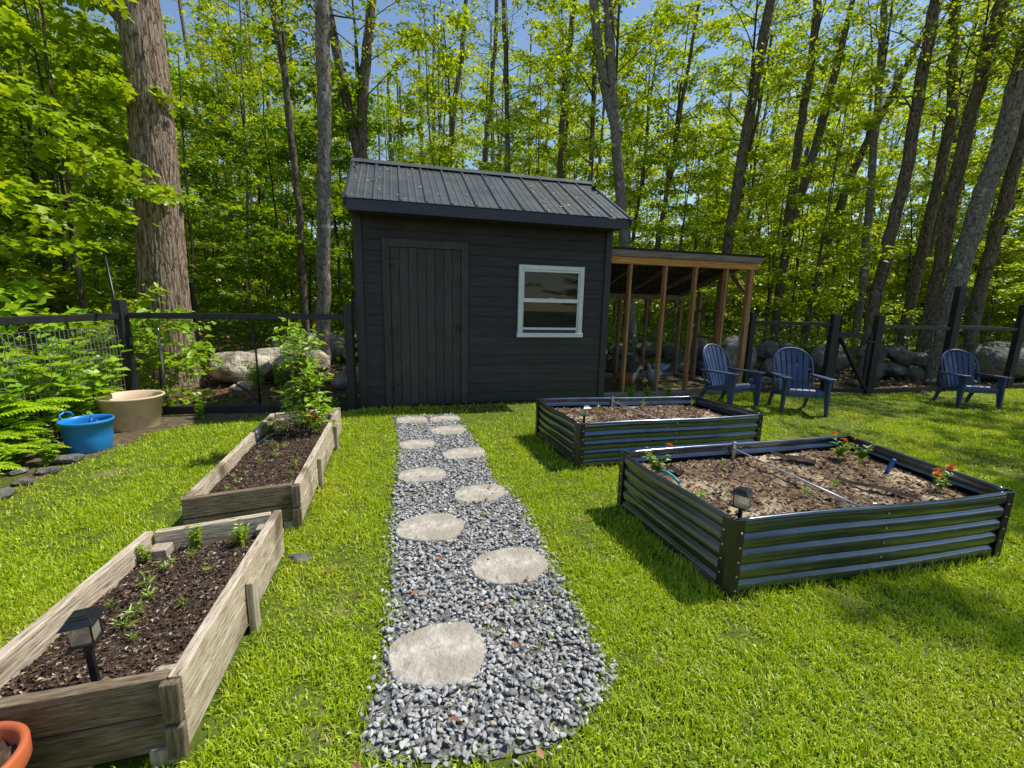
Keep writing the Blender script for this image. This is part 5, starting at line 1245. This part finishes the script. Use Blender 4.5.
# ------------------------------------------------------------------ solar lamps
def make_lamp():
    t = empty('solar_lamp')
    s = MB(); s.span((-.013, -.013, -.28), (.013, .013, .105)); s.build('stake', M['lampblack'], t, bevel=.001)
    b = MB(); b.box((0, 0, .108), (.104, .104, .010)); b.box((0, 0, .099), (.05, .05, .012)); b.build('base', M['lampblack'], t, bevel=.002)
    for x in (-1, 1):
        for y in (-1, 1):
            f = MB(); f.span((x * .042 - .004, y * .042 - .004, .1132), (x * .046, y * .046, .2150)); f.build('frame_post', M['lampblack'], t)
    g = MB(); 
    for a in range(4):
        Mr = Matrix.Rotation(a * PI / 2, 3, 'Z'); V = [Mr @ Vector(p) for p in ((-.0375, -.041, .1134), (.0375, -.041, .1134), (.0375, -.041, .2148), (-.0375, -.041, .2148))]; g.add(V, [(0, 1, 2, 3)])
    g.build('lens', M['lens'], t)
    c = MB(); lo, mi_, hi = .067, .043, .037
    def sq(r, z): return [(-r, -r, z), (r, -r, z), (r, r, z), (-r, r, z)]
    V = sq(lo - .004, .211) + sq(lo, .215) + sq(mi_, .237) + sq(mi_ - .001, .245) + sq(hi, .249)
    F = [(3, 2, 1, 0)] + [(k * 4 + i, k * 4 + (i + 1) % 4, (k + 1) * 4 + (i + 1) % 4, (k + 1) * 4 + i) for k in range(4) for i in range(4)] + [(16, 17, 18, 19)]
    c.add(V, F); cap = c.build('cap', M['lampblack'], t, bevel=.0015)
    p = MB(); p.box((0, 0, .2505), (.060, .060, .003)); p.build('solar_panel', M['solar'], cap)
    return t
LP = make_lamp(); LP.location = (-1.185, 1.085, .287); LP.rotation_euler = (.01, -.03, .42); LP.scale = (.60,) * 3
tag(LP, 'large black solar lamp staked in the nearer wooden bed', 'solar lamp', 'black solar garden lamps')
L2 = copy_tree(LP); L2.location = (1.075, 1.90, .345); L2.rotation_euler = (0, 0, .75); L2.scale = (.62,) * 3; L2['label'] = 'black solar lamp at the front corner of the nearer metal bed'
L3 = copy_tree(LP); L3.location = (.60, 3.50, .36); L3.rotation_euler = (0, .03, .4); L3.scale = (.6,) * 3; L3['label'] = 'small black solar lamp at the front corner of the farther metal bed'

# ------------------------------------------------------------------ tubs and pots
def tub(loc, prof, mat, label, cat, name, soilr, soilz, soilmat, inner):
    t = empty(name, loc, 0, label, cat); m = MB(); m.lathe(prof, 40); m.build('shell', mat, t)
    s = MB(); V = [(0, 0, soilz + .01)]; n = 28; rg = random.Random(5)
    for k, r in enumerate((soilr * .4, soilr * .75, soilr)):
        for i in range(n): a = 2 * PI * i / n; V.append((r * math.cos(a), r * math.sin(a), soilz + rg.uniform(-.006, .008)))
    F = [(0, 1 + i, 1 + (i + 1) % n) for i in range(n)] + [(1 + k * n + i, 1 + (k + 1) * n + i, 1 + (k + 1) * n + (i + 1) % n, 1 + k * n + (i + 1) % n) for k in range(2) for i in range(n)]
    s.add(V, F, 0, True); s.build('soil', soilmat, t); return t
bt = tub((-3.60, 3.58, .005), [(.0, .0), (.135, .0), (.142, .012), (.158, .12), (.168, .245), (.178, .248), (.180, .268), (.174, .274), (.166, .270), (.160, .24), (.148, .10)], M['bluep'], 'bright blue round plastic tub beside the ferns', 'tub', 'plastic_tub', .150, .19, M['soil'], None)
for sgn in (-1,):
    hm = MB(); hm.tube([(sgn * .165, -.06, .262), (sgn * .172, -.045, .315), (sgn * .172, 0, .33), (sgn * .172, .045, .315), (sgn * .165, .06, .262)], .009, 8); hm.build('handle', M['bluep'], bt)
m = MB(); m.tube([(0, 0, 0), (.0, .02, .05), (-.02, .05, .085)], [.012, .016, .010], 8); m.tube([(.02, .0, 0), (.05, .03, .06)], [.01, .006], 8)
obj_at(-3.60, 3.60, .20, 'garden_trowel', m, M['bluetube'], 'dark blue trowel handle poking out of the blue tub', 'trowel')
tub((-3.82, 4.28, .003), [(.0, 0), (.200, 0), (.207, .01), (.236, .20), (.246, .203), (.258, .31), (.270, .312), (.273, .33), (.266, .334), (.250, .328), (.235, .22), (.20, .12)], M['tanp'], 'wide tan plastic planter pot next to the blue tub', 'pot', 'planter_pot', .225, .17, M['soil'], None)
tp = tub((-1.245, .815, .0), [(.0, .0), (.070, .0), (.074, .006), (.094, .195), (.112, .196), (.116, .205), (.117, .245), (.112, .252), (.102, .250), (.098, .24), (.090, .20)], M['terra'], 'terracotta pot with speckled potting soil at the bottom left corner', 'pot', 'flower_pot', .093, .212, M['soil'], None)

# ------------------------------------------------------------------ plants
def copy_plant(mesh, name, loc, rz, s, label, cat, group=None):
    o = bpy.data.objects.new(name, mesh); link(o); o.location = loc; o.rotation_euler = (0, 0, rz); o.scale = (s, s, s); tag(o, label, cat, group); return o
def fern_mesh(seed, nf=9, L=.72):
    rng = np.random.default_rng(seed); P = []; D = []; NN = []; LS = []; WS = []; paths = []
    for k in range(nf):
        az = 2 * PI * k / nf + rng.normal(0, .25); l = L * rng.uniform(.7, 1.1); el0 = rng.uniform(.95, 1.35); p = Vector((0, 0, 0)); pts = []; n = 20
        for i in range(n):
            t = i / (n - 1); el = el0 - 1.55 * t ** 1.3; pts.append(p.copy()); d = Vector((math.cos(az) * math.cos(el), math.sin(az) * math.cos(el), math.sin(el))); p = p + d * (l / n)
        paths.append((pts[::3] + [pts[-1]], [.004 * (1 - .8 * i / 7) for i in range(len(pts[::3]) + 1)]))
        for i in range(3, n):
            t = i / (n - 1); d = (pts[i] - pts[i - 1]).normalized(); s = Vector((-math.sin(az), math.cos(az), 0)); nn = s.cross(d) * -1
            if nn.z < 0: nn = -nn
            pl = .15 * (math.sin(PI * min(1, .16 + .86 * t)) ** .8) * (l / .7) + .01
            for sg in (-1, 1):
                dd = (s * sg + d * .45 + Vector((0, 0, -.12 + rng.normal(0, .08)))).normalized(); P.append(pts[i][:]); D.append(dd[:]); NN.append(nn[:]); LS.append(pl * rng.uniform(.85, 1.1)); WS.append(.036 * (l / .7))
                P.append((pts[i] + d * (l / n * .5))[:]); D.append(dd[:]); NN.append(nn[:]); LS.append(pl * .95); WS.append(.034)
    LV, LT = leaf_tris(np.array(P), unit(np.array(D)), unit(np.array(NN)), np.array(LS), np.array(WS), fold=.25)
    TV, TT = twigs_to_mesh(paths, 5)
    return tris_mesh('fern', np.concatenate([TV, LV]), np.concatenate([TT, LT + len(TV)]), [M['fern'], M['fern']], np.concatenate([np.zeros(len(TT)), np.ones(len(LT))]))
FERN = [fern_mesh(500 + i, 13) for i in range(3)]
for k, (x, y, s) in enumerate([(-4.08, 3.18, .9), (-3.95, 2.92, .95), (-4.05, 2.75, 1.2), (-3.72, 2.62, .85), (-4.35, 3.55, 1.1), (-4.42, 3.98, 1.1), (-3.98, 2.45, 1.1), (-3.62, 2.30, .8), (-4.5, 4.45, .9), (-3.80, 3.12, .62), (-4.15, 3.05, 1.25), (-3.78, 2.1, .95), (-3.62, 1.9, .9), (-4.3, 3.3, 1.2)]):
    copy_plant(FERN[k % 3], 'fern', (x, y, .0), k * 1.1, s, 'bright yellow-green fern in the border before the left fence', 'fern', 'ferns along the left fence')
def herb_mesh(seed, h, ns, nl, ls, mat, wl=.5, spread=.3, stemr=.004, lobed=False, bare=.1, up=.2):
    rng = np.random.default_rng(seed); P = []; D = []; NN = []; LS = []; paths = []
    for k in range(ns):
        az = rng.uniform(0, 2 * PI); sp = spread * rng.uniform(.2, 1) * h; hh = h * rng.uniform(.6, 1.05)
        pts = [Vector((math.cos(az) * sp * t ** 1.5 + rng.normal(0, .01) * h, math.sin(az) * sp * t ** 1.5 + rng.normal(0, .01) * h, hh * t)) for t in np.linspace(0, 1, 6)]; paths.append((pts, [stemr * (1 - .75 * t) for t in np.linspace(0, 1, 6)]))
        for i in range(nl):
            t = bare + (1 - bare) * (i + .6) / nl; f = min(4.999, t * 5); j = int(f); p = pts[j].lerp(pts[j + 1], f - j); a = az + i * 2.4 + rng.normal(0, .3)
            P.append(p[:]); D.append((math.cos(a), math.sin(a), up + rng.normal(0, .25))); NN.append((rng.normal(0, .3), rng.normal(0, .3), 1)); LS.append(ls * rng.uniform(.6, 1.15) * (1.1 - .45 * t))
    LS = np.array(LS); LV, LT = leaf_tris(np.array(P), unit(np.array(D)), unit(np.array(NN)), LS, LS * wl, fold=.25, lobed=lobed); TV, TT = twigs_to_mesh(paths, 5)
    return tris_mesh('plant', np.concatenate([TV, LV]), np.concatenate([TT, LT + len(TV)]), [mat, mat], np.concatenate([np.zeros(len(TT)), np.ones(len(LT))]))
# leafy plants among the ferns and along the fence
BR = [herb_mesh(520 + i, .62, 9, 13, .13, M['broad'], .7, .45, .005, True) for i in range(3)]
for k, (x, y, s) in enumerate([(-4.1, 3.75, 1.5), (-4.15, 3.45, 1.6), (-4.15, 4.2, 1.45), (-4.02, 2.85, 1.55), (-4.35, 4.5, 1.4), (-4.3, 3.95, 1.6), (-4.0, 3.25, 1.5), (-4.05, 3.98, 1.1), (-4.3, 3.1, 1.6), (-3.50, 2.75, .5), (-3.45, 2.45, .45), (-3.56, 3.22, .4)]):
    copy_plant(BR[k % 3], 'leafy_plant', (x, y, 0), k * 1.9, s, 'broad-leaved green plant growing among the ferns', 'plant', 'broad-leaved plants among the ferns')
SHR = [gen_crown('shrub', 560 + i, 1.25, .75, 22, 900, .125, M['broad'] if i == 0 else M['maple'], lambda t: 1.05 - .35 * t, (.1, .8), axis_r=.014, tw=5, wl=.62, spread=.04) for i in range(2)]
copy_plant(SHR[0], 'leafy_shrub', (-4.22, 5.15, -.02), .4, .9, 'tall leafy shrub behind the wire fence in front of the boulders', 'shrub')
copy_plant(SHR[1], 'leafy_shrub', (-4.65, 5.25, -.02), 2.4, .95, 'leafy shrub behind the fence corner post', 'shrub')
copy_plant(SHR[0], 'leafy_shrub', (-5.0, 4.2, -.02), 3.1, 1.1, 'leafy shrub growing beyond the pale wire panel', 'shrub')
copy_plant(BR[1], 'leafy_plant', (-3.75, 6.35, 0), .7, .7, 'small weed growing in the gap between the pale boulders', 'plant')
copy_plant(BR[2], 'leafy_plant', (-3.55, 6.6, 0), .7, .7, 'small weed sprouting beside the right pale boulder', 'plant')
BUSH = gen_crown('garden_bush', 580, .86, .20, 34, 820, .075, M['broad'], lambda t: 1.0 - .45 * t, (.6, 1.2), axis_r=.010, tw=4, wl=.42, spread=.018, droop=.1)
copy_plant(BUSH, 'garden_bush', (-1.725, 3.55, .19), .3, 1.0, 'tall leafy green bush growing in the farther wooden bed', 'bush')
RUST = herb_mesh(590, .16, 9, 5, .10, M['rustleaf'], .5, .8, .003)
copy_plant(RUST, 'low_plant', (-1.80, 3.82, .20), 0, 1.1, 'low rust-orange plant at the foot of the tall bush', 'plant')
SD = [herb_mesh(600 + i, .06, 3, 5, .045, M['seed'], .22, .8, .0015, up=.7) for i in range(4)]
q = random.Random(8)
for k, (x, y, s) in enumerate([(-1.40, 1.52, 1.0), (-1.33, 1.46, .9), (-1.41, 1.62, .95), (-1.37, 1.72, .9), (-1.29, 1.30, 1.05), (-1.305, 1.36, 1.1), (-1.24, 1.62, .7), (-1.18, 1.42, .7), (-1.42, 1.40, .7), (-1.22, 1.25, .6)]):
    copy_plant(SD[k % 4], 'seedling', (x, y, .195), q.uniform(0, 6), s, 'small thin-leaved seedling in the nearer wooden bed', 'seedling', 'seedlings in the nearer wooden bed')
HB = [herb_mesh(620 + i, .17, 7, 12, .06, M['seed'], .42, .5, .003) for i in range(2)]
copy_plant(HB[0], 'herb_plant', (-1.43, 1.83, .18), 0, .7, 'green herb clump at the back of the nearer wooden bed, left', 'plant')
copy_plant(HB[1], 'herb_plant', (-1.245, 1.87, .18), 2, .75, 'dense green herb clump in the back right corner of the nearer bed', 'plant')
copy_plant(HB[0], 'herb_plant', (-1.55, 1.70, .19), 4, .5, 'small herb by the left rim of the nearer wooden bed', 'plant')
for k in range(18):
    u, v = q.uniform(.12, .9), q.uniform(.05, .75); p = bil(WFi, u, v)
    copy_plant(SD[k % 4], 'seedling', (p[0], p[1], .20), q.uniform(0, 6), q.uniform(.5, .95), 'small seedling in the farther wooden bed', 'seedling', 'seedlings in the farther wooden bed')
copy_plant(HB[1], 'herb_plant', (-2.02, 3.55, .19), 1, .8, 'light green plant left of the tall bush', 'plant')

def marigold(x, y, z, s, rz, label, fl):
    t = empty('marigold', (x, y, z), rz, label, 'flower', 'marigolds in the nearer metal bed'); t.scale = (s,) * 3
    me = MARI; o = bpy.data.objects.new('foliage', me); link(o, t)
    for fx, fy, fz in fl:
        b = bpy.data.objects.new('blossom', BLOOM); link(b, t); b.location = (fx, fy, fz); b.rotation_euler = (.4, .2, fx * 30)
MARI = herb_mesh(650, .12, 8, 9, .05, M['seed'], .45, .7, .003)
def bloom():
    P = []; D = []; NN = []; LS = []; rng = np.random.default_rng(4)
    for ring, (r, el, n, l) in enumerate(((.0, .15, 12, .026), (.0, .6, 10, .021), (0, 1.1, 8, .015))):
        for k in range(n):
            a = 2 * PI * k / n + ring * .3; D.append((math.cos(a) * math.cos(el), math.sin(a) * math.cos(el), math.sin(el))); P.append((0, 0, .001 * ring)); NN.append((-math.cos(a) * math.sin(el), -math.sin(a) * math.sin(el), math.cos(el))); LS.append(l)
    LS = np.array(LS); V, T = leaf_tris(np.array(P), unit(np.array(D)), unit(np.array(NN)), LS, LS * .7); return tris_mesh('blossom', V, T, [M['orange']])
BLOOM = bloom()
marigold(.91, 2.58, .305, 1.15, 0, 'marigold with one orange bloom in the back left of the nearer bed', [(.05, -.02, .155)])
marigold(.985, 2.13, .305, .8, 1, 'low marigold with an orange bloom along the left rim', [(.02, .03, .10)])
marigold(2.29, 2.93, .305, 1.15, 2, 'bushy marigold with an orange bloom at the far rim, left', [(.04, .0, .14), (-.03, .02, .12)])
marigold(2.42, 2.90, .305, 1.0, 3, 'marigold with an orange bloom at the far rim, right', [(.02, -.02, .14)])
marigold(2.50, 2.40, .305, 1.0, 4, 'marigold with three orange blooms in the front right corner', [(.03, .02, .15), (.06, -.03, .10), (-.05, -.02, .10)])
for k, (u, v) in enumerate([(.3, .75), (.55, .35), (.82, .6), (.4, .3)]):
    p = bil(MNi, u, v); copy_plant(SD[k], 'seedling', (p[0], p[1], .32), k, .9, 'tiny seedling in the nearer metal bed', 'seedling', 'seedlings in the nearer metal bed')
for k, (u, v) in enumerate([(.25, .6), (.93, .85), (.6, .8)]):
    p = bil(MFi, u, v); copy_plant(SD[k], 'seedling', (p[0], p[1], .32), k, 1.1, 'tiny seedling in the farther metal bed', 'seedling', 'seedlings in the farther metal bed')
# weeds at the lean-to sill and fence bottoms
for k, (x, y, s) in enumerate([(1.75, 6.30, .5), (2.0, 6.36, .45), (2.35, 6.45, .5), (-2.1, 5.0, .5), (-3.4, 4.62, .5)]):
    copy_plant(BR[k % 3], 'weed', (x, y, 0), k, s * .7, 'low green weed at the foot of fence or sill', 'weed', 'weeds at the foot of the fences')

# ------------------------------------------------------------------ adirondack chairs
def make_chair():
    t = empty('garden_chair'); m = M['navy']; W = .52
    # seat: slats sloping down to the back, curved over the front
    prof = [(-.30, .300), (-.29, .345), (-.25, .360), (-.10, .335), (.08, .295), (.20, .270)]
    s = MB(); ns = 5; sw = .044
    for k in range(5):
        x0 = -.235 + k * .095; x1 = x0 + .086
        V = []
        for y, z in prof: V += [(x0, y, z), (x1, y, z), (x1, y + .003, z - .022), (x0, y + .003, z - .022)]
        n = len(prof); F = [(i * 4 + a, i * 4 + (a + 1) % 4, (i + 1) * 4 + (a + 1) % 4, (i + 1) * 4 + a) for i in range(n - 1) for a in range(4)] + [(3, 2, 1, 0), tuple((n - 1) * 4 + i for i in range(4))]
        s.add(V, F)
    s.span((-.262, -.292, .25), (.262, -.268, .335))
    for x in (-.250, .250): s.beam((x, -.28, .30), (x, .22, .235), .024, .07)
    s.build('seat', m, t, bevel=.004)
    # back: six slats with a round arched head, leaning back
    b = MB(); tilt = .42
    def bp(x, h, o=0): # h along the back
        cur = .05 * (x / .28) ** 2
        return (x * (1 + .12 * h), .20 + math.sin(tilt) * h - cur + math.cos(tilt) * o, .265 + math.cos(tilt) * h + math.sin(tilt) * o * -1)
    def arch(x): return .42 + .235 * math.sqrt(max(0, 1 - (x / .285) ** 2))
    ns = 6; sw = .066
    for k in range(ns):
        xc = -.21 + k * .084; xs = (xc - sw / 2, xc, xc + sw / 2); hs = np.linspace(0, 1, 7); V = []
        for h in hs:
            for x in xs: V.append(bp(x * (.86 + .14 * h), h * (arch(x) - .02), -.011))
            for x in reversed(xs): V.append(bp(x * (.86 + .14 * h), h * (arch(x) - .02), .011))
        F = [(i * 6 + a, i * 6 + (a + 1) % 6, (i + 1) * 6 + (a + 1) % 6, (i + 1) * 6 + a) for i in range(6) for a in range(6)] + [(5, 4, 3, 2, 1, 0), tuple(36 + i for i in range(6))]
        b.add(V, F)
    pts = [bp(-.285, .10), bp(-.288, .25)] + [bp(-.285 * math.cos(a), .42 + .235 * math.sin(a)) for a in np.linspace(0, PI, 19)] + [bp(.288, .25), bp(.285, .10)]
    b.tube(pts, .017, 8)
    for h in (.06, .34): b.tube([bp(x, h, .02) for x in np.linspace(-.27, .27, 9)], .015, 8)
    b.build('backrest', m, t, bevel=.003)
    for sg in (-1, 1):
        a = MB(); V = []
        top = [(-.36, .055), (-.34, .068), (-.20, .070), (.0, .060), (.20, .045), (.33, .034), (.35, .024)]
        for y, w in top:
            z = .525 + (y + .36) * -.02; V += [(sg * .312 - w, y, z), (sg * .312 + w, y, z), (sg * .312 + w, y, z - .026), (sg * .312 - w, y, z - .026)]
        n = len(top); F = [(i * 4 + q_, i * 4 + (q_ + 1) % 4, (i + 1) * 4 + (q_ + 1) % 4, (i + 1) * 4 + q_) for i in range(n - 1) for q_ in range(4)] + [(3, 2, 1, 0), tuple((n - 1) * 4 + i for i in range(4))]
        a.add(V, F); a.build('armrest', m, t, bevel=.006)
        l = MB(); V = []
        for z, y0, y1 in ((0, -.325, -.262), (.12, -.328, -.235), (.30, -.332, -.195), (.42, -.335, -.205), (.499, -.345, -.175)):
            ox = sg * (.300 + (.02 * (1 - z / .5)))
            V += [(ox - .016, y0, z), (ox + .016, y0, z), (ox + .016, y1, z), (ox - .016, y1, z)]
        F = [(i * 4 + q_, i * 4 + (q_ + 1) % 4, (i + 1) * 4 + (q_ + 1) % 4, (i + 1) * 4 + q_) for i in range(4) for q_ in range(4)] + [(3, 2, 1, 0), (16, 17, 18, 19)]
        l.add(V, F); l.build('leg', m, t, bevel=.005)
        r = MB(); V = []
        for z, y0, y1 in ((0, .335, .39), (.12, .27, .345), (.22, .20, .29), (.262, .16, .25)):
            ox = sg * .278; V += [(ox - .015, y0, z), (ox + .015, y0, z), (ox + .015, y1, z), (ox - .015, y1, z)]
        F = [(i * 4 + q_, i * 4 + (q_ + 1) % 4, (i + 1) * 4 + (q_ + 1) % 4, (i + 1) * 4 + q_) for i in range(3) for q_ in range(4)] + [(3, 2, 1, 0), (12, 13, 14, 15)]
        r.add(V, F); r.build('leg', m, t, bevel=.005)
        u = MB(); u.tube([(sg * .285, .33, .50), (sg * .275, .315, .40), (sg * .268, .24, .255)], .015, 8); u.build('arm_support', m, t)
    return t
CH = make_chair(); CH.scale = (.80, .84, .93)
CH.location = (3.02, 5.98, 0); CH.rotation_euler = (0, 0, .42)
tag(CH, 'navy slatted garden chair turned right, nearest the lean-to', 'garden chair', 'navy slatted garden chairs')
c2 = copy_tree(CH); c2.location = (3.76, 5.66, 0); c2.rotation_euler = (0, 0, -.20); c2['label'] = 'navy slatted garden chair facing forward, middle one beside the gate'
c3 = copy_tree(CH); c3.scale = (.76, .80, .90); c3.location = (6.64, 6.28, 0); c3.rotation_euler = (0, 0, -.20); c3['label'] = 'navy slatted garden chair alone at the right before the big boulder'
